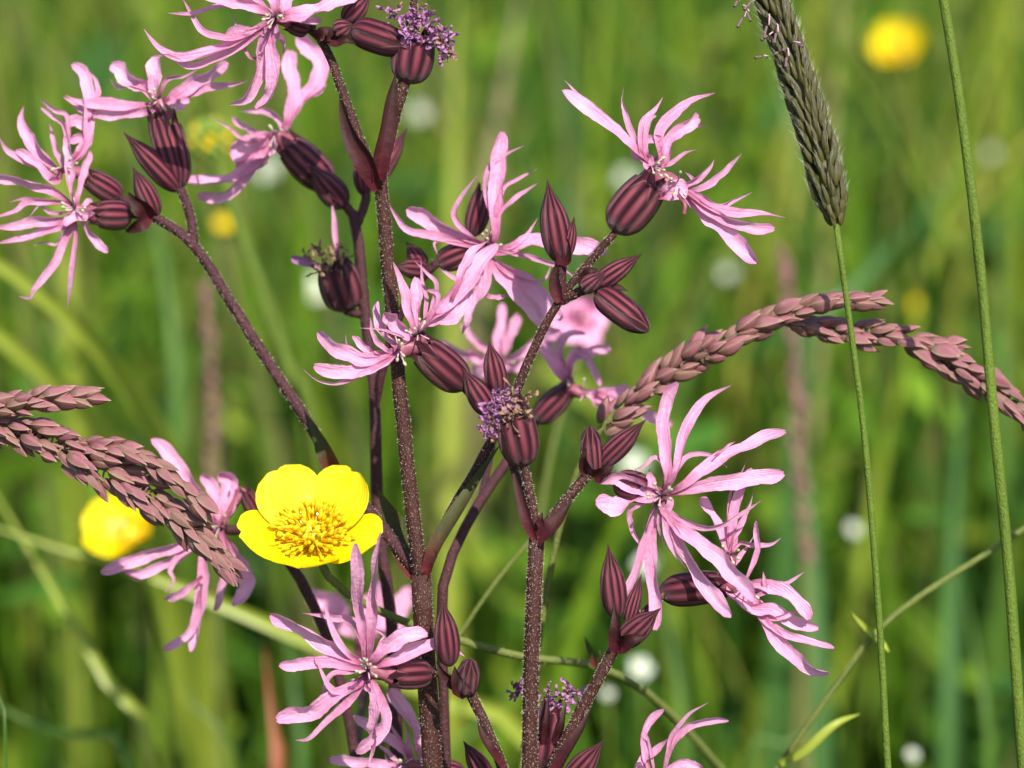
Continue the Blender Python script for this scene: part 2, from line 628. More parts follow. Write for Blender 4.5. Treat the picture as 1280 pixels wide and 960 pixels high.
def blob(mb, c, ax, r, L, mat, seg=7, rings=5):
    """small egg along ax"""
    ax = np.array(ax, float)
    ax /= max(np.linalg.norm(ax), 1e-9)
    a = np.cross(ax, [0.3, 0.9, 0.2])
    a /= np.linalg.norm(a)
    b = np.cross(ax, a)
    c = np.array(c)
    verts, uvs, faces = [], [], []
    for i in range(rings + 1):
        t = i / rings
        rad = r * math.sqrt(max(0.0, 1 - (2 * t - 1) ** 2)) + r * 0.02
        for j in range(seg):
            th = 2 * math.pi * j / seg
            verts.append(c + ax * (t - 0.5) * L + rad * (math.cos(th) * a + math.sin(th) * b))
            uvs.append((j / seg, t))
    for i in range(rings):
        for j in range(seg):
            faces.append((i * seg + j, i * seg + (j + 1) % seg, (i + 1) * seg + (j + 1) % seg, (i + 1) * seg + j))
    mb.add(verts, faces, uvs, mat)


# ------------------------------------------------------------------ calyx shapes: unit length along +Z, unit radius, shared data
def calyx_mesh(name, prof, teeth, ribs=0.07, seg=60):
    mb = MB()
    n = len(prof) - 1
    verts, uvs, faces = [], [], []
    for i, (z, r) in enumerate(prof):
        for j in range(seg + 1):
            th = 2 * math.pi * j / seg
            k = 1 - ribs * abs(math.sin(5 * th)) ** 1.5 * (0.4 if i == 0 else 1) + ribs * 0.6 * math.exp(-((((5 * th / math.pi) + 0.5) % 1 - 0.5) / 0.12) ** 2)
            zz = z
            rr = r
            if teeth and i > n - 5:                      # five pointed teeth round the mouth
                f = (i - (n - 5)) / 5.0
                tri = abs(((5 * th / (2 * math.pi)) % 1) * 2 - 1)
                zz = z - teeth * f * (1 - tri) * 1.0
                rr = r * (1 + 0.10 * f * tri)
            verts.append((rr * k * math.cos(th), rr * k * math.sin(th), zz))
            uvs.append((j / seg, i / n))
    for i in range(n):
        for j in range(seg):
            q = i * (seg + 1) + j
            faces.append((q, q + 1, q + seg + 2, q + seg + 1))
    c = len(verts)
    verts.append((0, 0, prof[0][0] - 0.02))
    uvs.append((0.5, 0))
    for j in range(seg):
        faces.append((c, j + 1, j))
    mb.add(verts, faces, uvs, 'calyx')
    return mb.mesh(name)


def prof_pts(keys, n):
    z = np.linspace(0, 1, n + 1)
    K = spline([(a, b, 0) for a, b in keys], 80)
    return [(float(t), float(np.interp(t, K[:, 0], K[:, 1]))) for t in z]


ME = {
    'open': calyx_mesh('calyx_open', prof_pts([(0, .30), (.06, .62), (.2, .92), (.42, 1.0), (.65, .93), (.85, .74), (1, .66)], 22), 0.26),
    'bud': calyx_mesh('calyx_bud', prof_pts([(0, .28), (.06, .62), (.2, .93), (.38, 1.0), (.58, .87), (.73, .58), (.84, .29), (.92, .14), (1, .02)], 24), 0.0, 0.09),
    'fat': calyx_mesh('calyx_fat', prof_pts([(0, .30), (.05, .62), (.18, .92), (.38, 1.03), (.62, .98), (.8, .78), (.92, .56), (1, .5)], 22), 0.30),
    'blunt': calyx_mesh('calyx_blunt', prof_pts([(0, .30), (.06, .64), (.2, .95), (.5, 1.0), (.75, .88), (.9, .55), (.97, .28), (1, .05)], 22), 0.0, 0.10),
}


def frame_matrix(A, B, r, spin=0.0):
    z = (B - A)
    L = z.length
    q = z.to_track_quat('Z', 'Y').to_matrix().to_4x4()
    return Matrix.Translation(A) @ q @ Matrix.Rotation(spin, 4, 'Z') @ Matrix.Diagonal((r, r, L, 1))


def put_calyx(name, parent, kind, a, b, r, rnd=RND):
    """a, b = (px, py, dz) of base and mouth / tip"""
    A, B = pt(*a), pt(*b)
    return link(name, ME[kind], parent, frame_matrix(A, B, pxr(r * 0.92, a[2]), rnd.random() * 6.28))


# ------------------------------------------------------------------ setting
gm = bpy.data.meshes.new('ground')
gs = 300.0
gm.from_pydata([(-gs, -gs, 0), (gs, -gs, 0), (gs, gs, 0), (-gs, gs, 0)], [], [(0, 1, 2, 3)])
gm.materials.append(M['ground'])
g = link('ground', gm)
g['kind'] = 'structure'
g['label'] = 'grassy meadow ground under the plants'


def meadow(name, label, count, seed, xr, yr, hr, wr, lean, tints, seg=5, droop=1.0, dens_pow=1.0, hero=True):
    rg = np.random.default_rng(seed)
    x = rg.uniform(-1, 1, count)
    y = yr[0] + (yr[1] - yr[0]) * rg.random(count) ** dens_pow
    x = x * (xr[0] + (xr[1] - xr[0]) * (y - yr[0]) / (yr[1] - yr[0]))
    # tufts
    x += 0.03 * np.sin(37 * y + 9 * x)
    y = y + 0.03 * np.sin(41 * x)
    h = rg.uniform(hr[0], hr[1], count)
    dist = np.abs(y)
    cap = np.where(dist < 0.62, 0.17, np.where(dist < 0.80, 0.24 + 0.05 * rg.random(count), 9.0))
    h = np.minimum(h, cap * rg.uniform(0.7, 1.0, count))
    w = rg.uniform(wr[0], wr[1], count)
    az = rg.uniform(0, 2 * np.pi, count)
    ln = h * rg.uniform(lean[0], lean[1], count)
    fa = rg.uniform(0, np.pi, count)
    tin = np.array(tints)
    ti = tin[rg.integers(0, len(tints), count)] * rg.uniform(0.75, 1.25, count)[:, None]
    pat = 0.5 + 0.5 * np.sin(11 * x + 3 * np.sin(7 * y + seed)) * np.sin(9 * y + 2.5 * np.sin(8 * x))
    ti = ti * (0.52 + 0.9 * pat)[:, None] * np.stack([0.85 + 0.3 * pat, np.ones(count), 0.8 + 0 * pat], 1)
    V = np.zeros((count, seg + 1, 2, 3), np.float32)
    C = np.ones((count, seg + 1, 2, 4), np.float32)
    for i in range(seg + 1):
        t = i / seg
        ww = w * (1 - t ** 2.2) * 0.5 + 0.00008
        bx = x + np.cos(az) * ln * t ** 2
        by = y + np.sin(az) * ln * t ** 2
        bz = h * (t - droop * 0.28 * t ** 3 * (ln / np.maximum(h, 1e-3))) - (0.004 if i == 0 else 0)
        sx, sy = np.cos(fa + t * 0.8), np.sin(fa + t * 0.8)
        V[:, i, 0] = np.stack([bx - sx * ww, by - sy * ww, bz], 1)
        V[:, i, 1] = np.stack([bx + sx * ww, by + sy * ww, bz], 1)
        C[:, i, :, :3] = ti[:, None, :]
    base = (np.arange(count) * (seg + 1) * 2)[:, None, None]
    q = np.array([[2 * i, 2 * i + 1, 2 * i + 3, 2 * i + 2] for i in range(seg)])[None]
    F = (base + q).reshape(-1).astype(np.int32)
    nf = count * seg
    me = bpy.data.meshes.new(name)
    me.vertices.add(count * (seg + 1) * 2)
    me.vertices.foreach_set('co', V.reshape(-1))
    me.loops.add(nf * 4)
    me.loops.foreach_set('vertex_index', F)
    me.polygons.add(nf)
    me.polygons.foreach_set('loop_start', np.arange(0, nf * 4, 4, dtype=np.int32))
    me.polygons.foreach_set('use_smooth', np.ones(nf, bool))
    ca = me.color_attributes.new('tint', 'FLOAT_COLOR', 'POINT')
    ca.data.foreach_set('color', C.reshape(-1))
    me.update(calc_edges=True)
    me.validate()
    me.materials.append(M['grass'])
    o = link(name, me)
    o['kind'] = 'stuff'
    o['label'] = label
    o['category'] = 'grass'
    return o


G1 = [(0.092, 0.205, 0.014), (0.15, 0.265, 0.018), (0.055, 0.155, 0.018), (0.25, 0.33, 0.035), (0.036, 0.115, 0.026)]
meadow('meadow_grass', 'dense green meadow grass filling the blurred background', 17000, 3, (1.1, 2.2), (0.45, 3.2), (0.14, 0.34), (0.005, 0.013), (0.05, 0.7), G1, dens_pow=1.25)
meadow('high_grass', 'taller thin grass rising above the dense background sward', 5200, 4, (0.9, 2.0), (0.82, 3.0), (0.30, 0.50), (0.0025, 0.006), (0.02, 0.5), G1 + [(0.26, 0.27, 0.06), (0.28, 0.25, 0.11)], dens_pow=1.3)
meadow('far_grass', 'coarse sward of the meadow far behind the flowers', 26000, 5, (3.0, 9.0), (2.6, 12.0), (0.2, 0.42), (0.008, 0.02), (0.1, 0.7), G1, seg=3, dens_pow=1.4)
meadow('near_grass', 'short meadow grass round the foot of the flowers', 9000, 6, (0.9, 1.1), (-0.6, 0.5), (0.05, 0.13), (0.003, 0.006), (0.1, 0.8), G1, seg=4)


def herbs(name, label, count, seed):
    """low broad leaves of clover and dock between the grass"""
    rg = np.random.default_rng(seed)
    V, F, C = [], [], []
    ring = 8
    for k in range(count):
        y = 0.66 + 2.2 * rg.random() ** 1.2
        x = rg.uniform(-1, 1) * (0.5 + 0.5 * y)
        z = rg.uniform(0.06, 0.26) if y > 0.8 else rg.uniform(0.03, 0.17)
        L = rg.uniform(0.008, 0.034)
        W = L * rg.uniform(0.3, 0.8)
        az = rg.uniform(0, 6.28)
        ti = rg.uniform(-0.2, 1.0)
        d = np.array([math.cos(az) * math.cos(ti), math.sin(az) * math.cos(ti), math.sin(ti) * 0.7])
        s = np.array([-math.sin(az), math.cos(az), rg.uniform(-.4, .4)])
        c = np.array([x, y, z])
        o = len(V)
        col = np.array(G1[rg.integers(0, 5)]) * rg.uniform(0.75, 1.55)
        V.append(c)
        C.append((*col, 1))
        for j in range(ring):
            th = 2 * math.pi * j / ring
            V.append(c + d * L * math.cos(th) + s * W * math.sin(th) + np.array([0, 0, 0.12 * L * (math.cos(th) ** 2 + 0.4)]))
            C.append((*col, 1))
        for j in range(ring):
            F.append((o, o + 1 + j, o + 1 + (j + 1) % ring))
        # stalk down to the soil
        o = len(V)
        for q in (np.array([-.0006, 0, 0]), np.array([.0006, 0, 0])):
            V.append(c + q - d * L * 0.9)
            C.append((*col, 1))
        for q in (np.array([.0008, 0, 0]), np.array([-.0008, 0, 0])):
            V.append(np.array([x - d[0] * L * 2, y - d[1] * L * 2, -0.003]) + q)
            C.append((*col, 1))
        F.append((o, o + 1, o + 2, o + 3))
    me = bpy.data.meshes.new(name)
    me.from_pydata([tuple(v) for v in V], [], F)
    ca = me.color_attributes.new('tint', 'FLOAT_COLOR', 'POINT')
    ca.data.foreach_set('color', np.array(C, np.float32).reshape(-1))
    me.polygons.foreach_set('use_smooth', [True] * len(F))
    me.materials.append(M['grass'])
    o = link(name, me)
    o['kind'] = 'stuff'
    o['label'] = label
    o['category'] = 'herbs'


herbs('meadow_herbs', 'low broad-leaved herbs between the background grasses', 6500, 11)


# ------------------------------------------------------------------ flower data and builder
def flower(plant, z, dz, calyx, throats, petals, seed, depth=1.0, stam=8, name='flower', mouth_dz=-4, tube_r=0.5, stam_len=1.0, label=None):
    """z = (x0, y0, scale) of the photo crop the numbers were read in.
    calyx = (base xy, mouth xy, radius, kind); petals = lists of lobes (width, [xy ...], tip dz or None)"""
    rnd = random.Random(seed)
    x0, y0, s = z

    def P(x, y, d):
        return pt(x0 + x / s, y0 + y / s, d)
    mb = MB()
    tc = throats[0]
    if calyx:
        (bx, by), (mx, my), r, kind = calyx
    else:
        (bx, by), (mx, my), r, kind = tc, tc, 60, None
    rw = pxr(r / s, dz)
    # throat: petal claws gathered into a funnel leaving the calyx
    for (tx, ty) in throats:
        if calyx:
            b0 = np.array([mx - (mx - bx) * 0.12, my - (my - by) * 0.12])
            pts = [P(b0[0], b0[1], dz + 0.5), P((b0[0] + tx) / 2, (b0[1] + ty) / 2, dz - 0.3), P(tx, ty, dz + mouth_dz * 0.25)]
            tube(mb, pts, [rw * tube_r * 1.1, rw * tube_r * 0.85, rw * tube_r * 0.7], 'throat', 12, 8, wob=0.12, cap=False)
        for k in range(stam):
            ang = rnd.uniform(0, 6.28)
            L = rnd.uniform(25, 75) * s / 4 * stam_len
            ex, ey = tx + math.cos(ang) * L, ty + math.sin(ang) * L
            e = P(ex, ey, dz + mouth_dz * rnd.uniform(0.8, 1.5))
            m_ = P(tx + math.cos(ang) * L * 0.45, ty + math.sin(ang) * L * 0.45, dz + mouth_dz * 0.9)
            st = P(tx + math.cos(ang) * L * 0.1, ty + math.sin(ang) * L * 0.1, dz)
            tube(mb, [st, m_, e], [pxr(1.3), pxr(1.1), pxr(0.8)], 'filament', 5, 6)
            if rnd.random() < 0.75:
                blob(mb, e, e - m_ + Vector((rnd.uniform(-.3, .3) * MM, 0, rnd.uniform(-.3, .3) * MM)), pxr(2.1), pxr(rnd.uniform(5, 9)), 'anther')
    fo = link(name, mb.mesh('throat'), plant)
    if label:
        fo['label'] = label
    if kind:
        link('calyx', ME[kind], fo, frame_matrix(P(bx, by, dz + 1.5), P(mx, my, dz), rw * 0.92, rnd.random() * 6.28))
    for lobes in petals:
        mb = MB()
        bias = rnd.uniform(-2.2, 1.4) * depth
        for lb in lobes:
            w, pts = lb[0], lb[1]
            tip = lb[2] if len(lb) > 2 else None
            tz = lb[3] if len(lb) > 3 else bias + rnd.uniform(-1.5, 1.5) * depth
            n = len(pts)
            q = []
            bow = rnd.uniform(-0.9, 0.9)
            for i, (x, y) in enumerate(pts):
                t = i / (n - 1)
                q.append(P(x, y, dz + mouth_dz * 0.3 * (1 - t) + tz * t ** 1.2 - bow * math.sin(t * math.pi)))
            if tip is None:
                tip = 'r' if w >= 38 * s / 4 else 'p'
            tw0, tw1 = rnd.uniform(-.45, .45), rnd.uniform(-.6, .6)
            comp = 1.0 / max(0.75, math.cos(tw0 + tw1 * 0.6))
            near = min(throats, key=lambda c_: (c_[0] - pts[0][0]) ** 2 + (c_[1] - pts[0][1]) ** 2)
            gap = math.hypot(near[0] - pts[0][0], near[1] - pts[0][1])
            bs = 0.5 if w < 40 else 0.38
            if gap / s < 48:                   # the claw runs on into the throat
                q.insert(0, P(near[0] + rnd.uniform(-9, 9), near[1] + rnd.uniform(-9, 9), dz + 0.6))
                bs = 0.30
            ribbon(mb, q, pxr(w / s, dz) * comp * 1.0, 'petal', rnd, n=26, tip=tip, base=bs, tw=(tw0, tw1), chan=rnd.uniform(0.1, 0.5), nx=6, rough=1.0)
        link('petal', mb.mesh('petal'), fo)
    return fo


def stem(plant, pts, r, mat='stem', name='stem', ground=False, hair=13.0, hlen=0.00042, seed=0, r_end=None, wob=0.05, drift=(0, 0)):
    """stem through photo points (px, py, dz); ground=True runs its first point on down to the soil"""
    P = [pt(*p) for p in pts]
    r, r_end = r * 0.93, (None if r_end is None else r_end * 0.93)
    rs = [pxr(r if r_end is None else r + (r_end - r) * i / (len(pts) - 1), p[2]) for i, p in enumerate(pts)]
    if ground:
        p0 = P[0]
        d = (P[0] - P[1]).normalized()
        sl = d / max(abs(d.z), 0.35)
        lo = []
        drops = [x for x in (0.010, 0.028, 0.06, 0.11, 0.18, 0.27) if x < p0.z - 0.03] + [p0.z + 0.006]
        for sp in drops:
            e_ = 0.035 * (1 - math.exp(-sp / 0.035))
            t = sp / p0.z
            lo.append(Vector((p0.x + sl.x * e_ + drift[0] * t * t, p0.y + sl.y * e_ + drift[1] * t * t, p0.z - sp)))
        P = lo[::-1] + P
        rs = [rs[0] * (1.0 + 0.35 * x / drops[-1]) for x in drops[::-1]] + rs
    mb = MB()
    res = tube(mb, P, rs, mat, 12, max(10, len(P) * 7), wob=wob)
    o = link(name, mb.mesh(name), plant)
    if hair > 0:
        hairs_for(*res, hair, hlen, o, random.Random(seed + len(pts) * 13 + int(pts[0][0])))
    return o


def plant_at(px, py, dz, name, label, cat, group=None):
    p = pt(px, py, dz)
    return thing(name, Vector((p.x, p.y, 0.0)), label, cat, group)


def bract(plant, pts, w, mat='bract', seed=0, tip='l', tw=(0.2, 0.3), name='bract', chan=0.5):
    mb = MB()
    rnd = random.Random(seed)
    ribbon(mb, [pt(*p) for p in pts], pxr(w, pts[0][2]), mat, rnd, n=18, tip=tip, tw=tw, chan=chan, nx=6)
    return link(name, mb.mesh(name), plant)


def withered(parent, blobs, seed, mat='wither', name='withered_petals', size=1.0):
    """shrivelled petals: a knot of crinkled little strips"""
    rnd = random.Random(seed)
    mb = MB()
    for (x, y, dz, rad, n) in blobs:
        for k in range(int(n * 1.7)):
            a, q = rnd.uniform(0, 6.28), rad * math.sqrt(rnd.random())
            cx, cy = x + q * math.cos(a), y + q * math.sin(a)
            pts = []
            dirx, diry = rnd.uniform(-1, 1), rnd.uniform(-1, 1)
            for i in range(6):
                cx += dirx * 2.6 * size + rnd.uniform(-1.8, 1.8)
                cy += diry * 2.6 * size + rnd.uniform(-1.8, 1.8)
                pts.append(pt(cx, cy, dz + rnd.uniform(-0.6, 0.6)))
            ribbon(mb, pts, pxr(rnd.uniform(3.0, 6.0)), mat if rnd.random() < 0.82 else 'wither_brown', rnd, n=12, tip='r', base=0.7, tw=(rnd.uniform(-2, 2), rnd.uniform(-4, 4)), chan=0.9, nx=2, wave=0.3)
    return link(name, mb.mesh(name), parent)


# ------------------------------------------------------------------ ragged robin: the plant with the tall middle stem
GR = 'ragged robin plants'
p1 = plant_at(545, 1000, 4, 'ragged_robin', 'tall ragged robin whose thick brown middle stem forks just right of the yellow buttercup', 'flower plant', GR)
stem(p1, [(541, 975, 5), (536, 880, 5), (531, 800, 4), (526, 718, 3)], 13.5, ground=True, seed=1)
stem(p1, [(526, 722, 3), (518, 660, 3), (507, 560, 3), (495, 440, 3), (484, 320, 3), (475, 215, 2)], 10, r_end=9, seed=2)
stem(p1, [(476, 222, 2), (488, 165, 1), (497, 130, 0), (507, 98, 0)], 8.5, name='branch', seed=3, hair=18)
stem(p1, [(474, 225, 2), (454, 185, 1), (430, 120, 1), (412, 70, 1), (398, 47, 1), (383, 33, 2)], 7, r_end=5, name='branch', seed=4)
stem(p1, [(528, 720, 4), (556, 655, 6), (600, 578, 7), (640, 500, 6), (670, 430, 5), (700, 375, 4), (735, 330, 3), (768, 292, 2)], 7.5, r_end=5, name='branch', seed=5)
stem(p1, [(701, 380, 4), (701, 350, 3.5), (701, 318, 3)], 7, r_end=8, name='branch', mat='stem_red', seed=6, hair=1)
stem(p1, [(702, 376, 4), (722, 366, 3), (742, 358, 3)], 6.5, name='branch', seed=7)
stem(p1, [(526, 722, 4), (470, 650, 9), (415, 582, 13), (390, 535, 15), (340, 460, 17), (290, 380, 18), (245, 310, 18), (205, 278, 18), (182, 268, 18)], 8.5, r_end=6.5, name='branch', mat='stem_red', seed=8)
stem(p1, [(243, 308, 18), (238, 270, 18), (226, 236, 18)], 6.5, name='branch', mat='stem_red', seed=9)
# bracts at the forks
bract(p1, [(522, 724, 3), (505, 680, 9), (488, 645, 12), (472, 612, 14)], 42, 'green_bract', 1, tw=(-0.5, 0.2))
bract(p1, [(530, 724, 2.5), (545, 685, 0), (572, 640, 2), (606, 585, 5), (628, 552, 6)], 27, 'green_bract', 2, tw=(0.6, 0.3))
bract(p1, [(473, 238, 1), (458, 205, -1), (440, 175, -1), (429, 140, 0), (424, 116, 1)], 27, 'bract', 3, tw=(0.3, 0.5), tip='l')
bract(p1, [(473, 226, 0.5), (478, 190, -1.2), (486, 150, -1.5), (494, 92, -1.5)], 23, 'bract', 4, tw=(-0.4, 0.2), tip='b')
bract(p1, [(420, 592, 12), (408, 565, 10), (396, 540, 12), (380, 512, 15)], 30, 'green_bract', 5, tw=(0.6, 0.4))
bract(p1, [(395, 50, 0), (402, 42, -2), (412, 40, -2), (404, 55, -1)], 16, 'bract', 6)
bract(p1, [(700, 378, 3), (693, 352, 2.5), (699, 322, 2)], 16, 'bract', 7)
bract(p1, [(742, 362, 2), (732, 350, 1), (738, 340, 0), (748, 336, 1)], 20, 'bract', 8)
bract(p1, [(752, 374, 2), (768, 360, 1), (786, 364, 1)], 14, 'bract', 9)
bract(p1, [(702, 332, 2), (707, 312, 1), (705, 290, 1)], 20, 'bract', 10)
# seed head at the top
sh = put_calyx('seed_head', p1, 'fat', (510, 104, 0), (524, 28, 0), 28)
withered(sh, [(526, 22, -2, 14, 26), (516, 42, -3, 12, 14), (550, 48, -3, 9, 24), (556, 66, -3, 7, 12), (492, 20, -1, 8, 6)], 5)
stem(p1, [(519, 34, 1), (517, 8, 1), (517, -14, 1)], 5, name='branch', seed=21)
# flower at the top left of the stem
flower(p1, (160, 0, 4), 0, ((905, 140), (790, 110), 62, 'open'), [(735, 85)], [
    [(52, [(680, 120), (560, 200), (420, 268), (260, 290), (160, 240), (80, 145)], 'p'),
     (46, [(690, 130), (560, 225), (430, 298), (310, 330), (200, 280), (110, 288)], 'p'),
     (40, [(640, 150), (545, 145), (500, 185), (512, 275)], 'r'),
     (40, [(660, 140), (540, 192), (450, 192), (380, 165), (320, 80), (275, -10)], 'p')],
    [(76, [(690, 165), (662, 270), (640, 380), (590, 495), (498, 530)], 'p'),
     (62, [(712, 165), (722, 300), (738, 420), (712, 500), (632, 540)], 'r'),
     (40, [(740, 165), (772, 205), (770, 268)], 'r'),
     (20, [(670, 270), (615, 292), (562, 200), (540, 120), (508, 62)], 'p')],
    [(46, [(700, 80), (580, 30), (450, 38), (330, 75), (198, 64)], 'p'),
     (66, [(700, 60), (560, 12), (420, -5), (330, -25)], 'r')],
    [(95, [(790, 85), (880, 65), (980, 30), (1090, 0), (1180, -50)], 'r'), (36, [(790, 95), (880, 108), (972, 100)], 'r')],
    [(66, [(740, 60), (720, -40), (650, -120), (560, -170)], 'r'), (66, [(770, 55), (810, -40), (870, -140)], 'r'), (50, [(700, 60), (600, -30), (470, -90)], 'r')]],
    101, stam=9, mouth_dz=-5)
stem(p1, [(383, 33, 2), (390, 34, 2), (386, 36, 1)], 6, name='flower_stalk', seed=33, hair=1)
put_calyx('flower_bud', p1, 'blunt', (440, 36, 0), (512, 60, -1), 22)
mb = MB()
rn = random.Random(3)
for k in range(7):
    a = rn.uniform(-0.9, 0.9)
    ribbon(mb, [pt(498, 50 + 6 * math.sin(a * 2), -2), pt(508, 55 + 6 * a, -2.6), pt(515, 57 + 8 * a, -2.2), pt(513, 60 + 9 * a, -3)], pxr(6), 'petal', rn, n=8, tip='r', tw=(a, 1))
link('petal_tuft', mb.mesh('petal_tuft'), p1)
put_calyx('flower_bud', p1, 'bud', (430, 28, 1), (464, -8, 1), 15)
put_calyx('flower_bud', p1, 'bud', (418, 40, 0), (442, 30, -1), 14)
bract(p1, [(408, 46, 1), (420, 52, -1), (434, 50, -2), (446, 56, -1)], 20, 'bract', 31)
stem(p1, [(402, 48, 1), (415, 42, 1), (440, 36, 0)], 6, name='branch', seed=22, hair=1)
# flower and buds of the right branch
flower(p1, (690, 90, 4), 1, ((308, 795), (545, 500), 118, 'open'), [(500, 470), (625, 565)], [
    [(62, [(480, 440), (370, 340), (250, 250), (150, 180), (50, 95)], 'r'), (16, [(200, 180), (120, 105), (64, 40)], 'p')],
    [(30, [(440, 400), (385, 260), (360, 160), (363, 72)], 'p'), (36, [(450, 420), (450, 270), (505, 195), (547, 126)], 'p'), (28, [(470, 420), (470, 300), (490, 240), (520, 225)], 'r')],
    [(46, [(530, 480), (445, 435), (418, 400), (460, 345), (548, 325)], 'r'), (24, [(520, 478), (600, 452), (660, 410), (722, 392)], 'p'), (60, [(500, 480), (470, 430), (460, 380)], 'r')],
    [(60, [(545, 450), (535, 310), (610, 205), (710, 135), (818, 102)], 'p'), (62, [(560, 460), (600, 340), (690, 260), (742, 222)], 'r'), (42, [(545, 400), (610, 300), (700, 275), (782, 274)], 'p')],
    [(82, [(610, 570), (700, 640), (830, 760), (930, 865), (1022, 955)], 'r')],
    [(50, [(640, 575), (750, 650), (870, 700), (1000, 712), (1170, 725)], 'p'), (56, [(660, 590), (800, 705), (920, 752), (1030, 785), (1115, 785)], 'r')],
    [(36, [(650, 575), (740, 525), (790, 480), (812, 438)], 'p'), (42, [(720, 590), (830, 528), (900, 460), (952, 410)], 'p'), (26, [(720, 560), (700, 530), (664, 503)], 'p')],
    [(32, [(700, 600), (830, 662), (920, 640), (1002, 602)], 'p')]],
    108, stam=6, mouth_dz=-3, label='pair of pink blooms leaving one swollen striped calyx')
bract(p1, [(822, 245, 0), (840, 238, -1), (860, 236, -1)], 26, 'petal', 12, tip='r', name='claw', tw=(0, 0))
stem(p1, [(848, 244, -1), (856, 256, -2), (855, 268, -2)], 3, mat='throat', name='style', hair=0)
put_calyx('flower_bud', p1, 'bud', (702, 328, 3), (684, 225, 1), 20.5)
put_calyx('flower_bud', p1, 'bud', (708, 322, 2), (718, 270, 1), 9)
put_calyx('flower_bud', p1, 'bud', (742, 358, 2), (803, 317, 0), 14)
put_calyx('flower_bud', p1, 'bud', (728, 362, 2), (757, 340, -1), 12.5)
put_calyx('flower_bud', p1, 'blunt', (746, 364, 2), (811, 414, -1), 19.5)
# flowers of the long left branch
flower(p1, (80, 60, 4), 18, ((582, 695), (505, 300), 82, 'open'), [(470, 260)], [
    [(76, [(455, 255), (400, 195), (320, 150), (235, 75)], 'r'), (26, [(400, 200), (330, 182), (270, 200), (222, 150)], 'p')],
    [(58, [(430, 290), (330, 290), (200, 280), (90, 268), (5, 235)], 'p'), (52, [(430, 315), (300, 330), (200, 335), (140, 340)], 'r')],
    [(64, [(465, 260), (456, 160), (452, 60), (470, 30)], 'r'), (24, [(485, 230), (520, 152), (600, 140), (675, 103)], 'p')],
    [(72, [(510, 270), (600, 205), (720, 130), (810, 65)], 'r'), (48, [(520, 270), (640, 222), (760, 192), (840, 180), (918, 158)], 'p'), (50, [(520, 260), (575, 285), (625, 250)], 'r')]],
    102, stam=5, mouth_dz=-2)
put_calyx('flower_bud', p1, 'open', (222, 233, 18), (190, 128, 18), 17)
put_calyx('flower_bud', p1, 'bud', (224, 238, 18), (154, 165, 16), 16)
flower(p1, (0, 210, 5.333), 17, ((880, 315), (590, 310), 108, 'open'), [(500, 275)], [
    [(64, [(490, 380), (430, 500), (370, 610), (290, 740), (230, 810), (200, 870), (122, 850)], 'p'),
     (44, [(505, 400), (500, 560), (482, 680), (470, 800), (455, 942)], 'p'), (32, [(430, 440), (372, 510), (290, 496), (222, 522)], 'p')],
    [(54, [(540, 310), (572, 380), (600, 440), (650, 500), (722, 562)], 'r'), (82, [(600, 320), (560, 305), (500, 335), (428, 388)], 'r')],
    [(66, [(450, 390), (320, 420), (200, 470), (100, 476), (-20, 495)], 'p'), (80, [(440, 340), (300, 350), (150, 372), (60, 392), (-60, 402)], 'p'),
     (26, [(430, 300), (330, 290), (270, 240), (200, 325)], 'p')],
    [(66, [(430, 200), (340, 150), (200, 95), (80, 65), (-60, 62)], 'r'), (38, [(430, 230), (250, 220), (150, 205), (65, 228)], 'p'), (50, [(400, 230), (200, 225), (110, 282), (0, 320), (-70, 335)], 'p')],
    [(64, [(490, 240), (480, 130), (470, 20), (452, -130), (430, -215)], 'r'), (48, [(510, 240), (530, 110), (572, -20), (590, -115)], 'r'), (36, [(540, 270), (570, 240), (612, 208)], 'r')]],
    103, stam=8, mouth_dz=-3)
flower(p1, (0, 70, 5.333), 19, ((810, 945), (540, 780), 92, 'open'), [(420, 740)], [
    [(98, [(400, 770), (290, 650), (200, 560), (140, 440), (150, 332)], 'p')],
    [(62, [(380, 800), (250, 720), (150, 690), (60, 640), (-15, 535)], 'p'), (62, [(370, 840), (250, 740), (180, 670), (105, 628)], 'r')],
    [(48, [(420, 740), (360, 570), (328, 455)], 'p'), (30, [(450, 680), (450, 420), (380, 370), (282, 296)], 'r'), (32, [(450, 680), (430, 465), (350, 400), (272, 342)], 'r')],
    [(64, [(480, 700), (565, 610), (540, 545), (460, 572)], 'r'), (78, [(500, 680), (600, 520), (520, 430), (435, 460)], 'r')],
    [(80, [(500, 700), (580, 560), (592, 330), (582, 200), (555, 110), (475, 48)], 'r'), (48, [(600, 430), (520, 330), (418, 268)], 'p'), (40, [(610, 420), (650, 280), (640, 170), (580, 90)], 'p')]],
    104, stam=4, mouth_dz=-3)
stem(p1, [(182, 268, 18), (172, 269, 18), (160, 268, 18)], 5, name='flower_stalk', mat='stem_red', hair=0)
stem(p1, [(186, 268, 19), (170, 258, 19), (150, 247, 20)], 5, name='flower_stalk', mat='stem_red', hair=0)
put_calyx('flower_bud', p1, 'bud', (196, 270, 18), (166, 208, 16), 14.5)
bract(p1, [(192, 272, 17), (178, 260, 15), (168, 252, 15), (160, 240, 16)], 22, 'bract', 14)
bract(p1, [(188, 272, 17), (176, 280, 15), (162, 288, 16), (156, 286, 17)], 18, 'bract', 15)

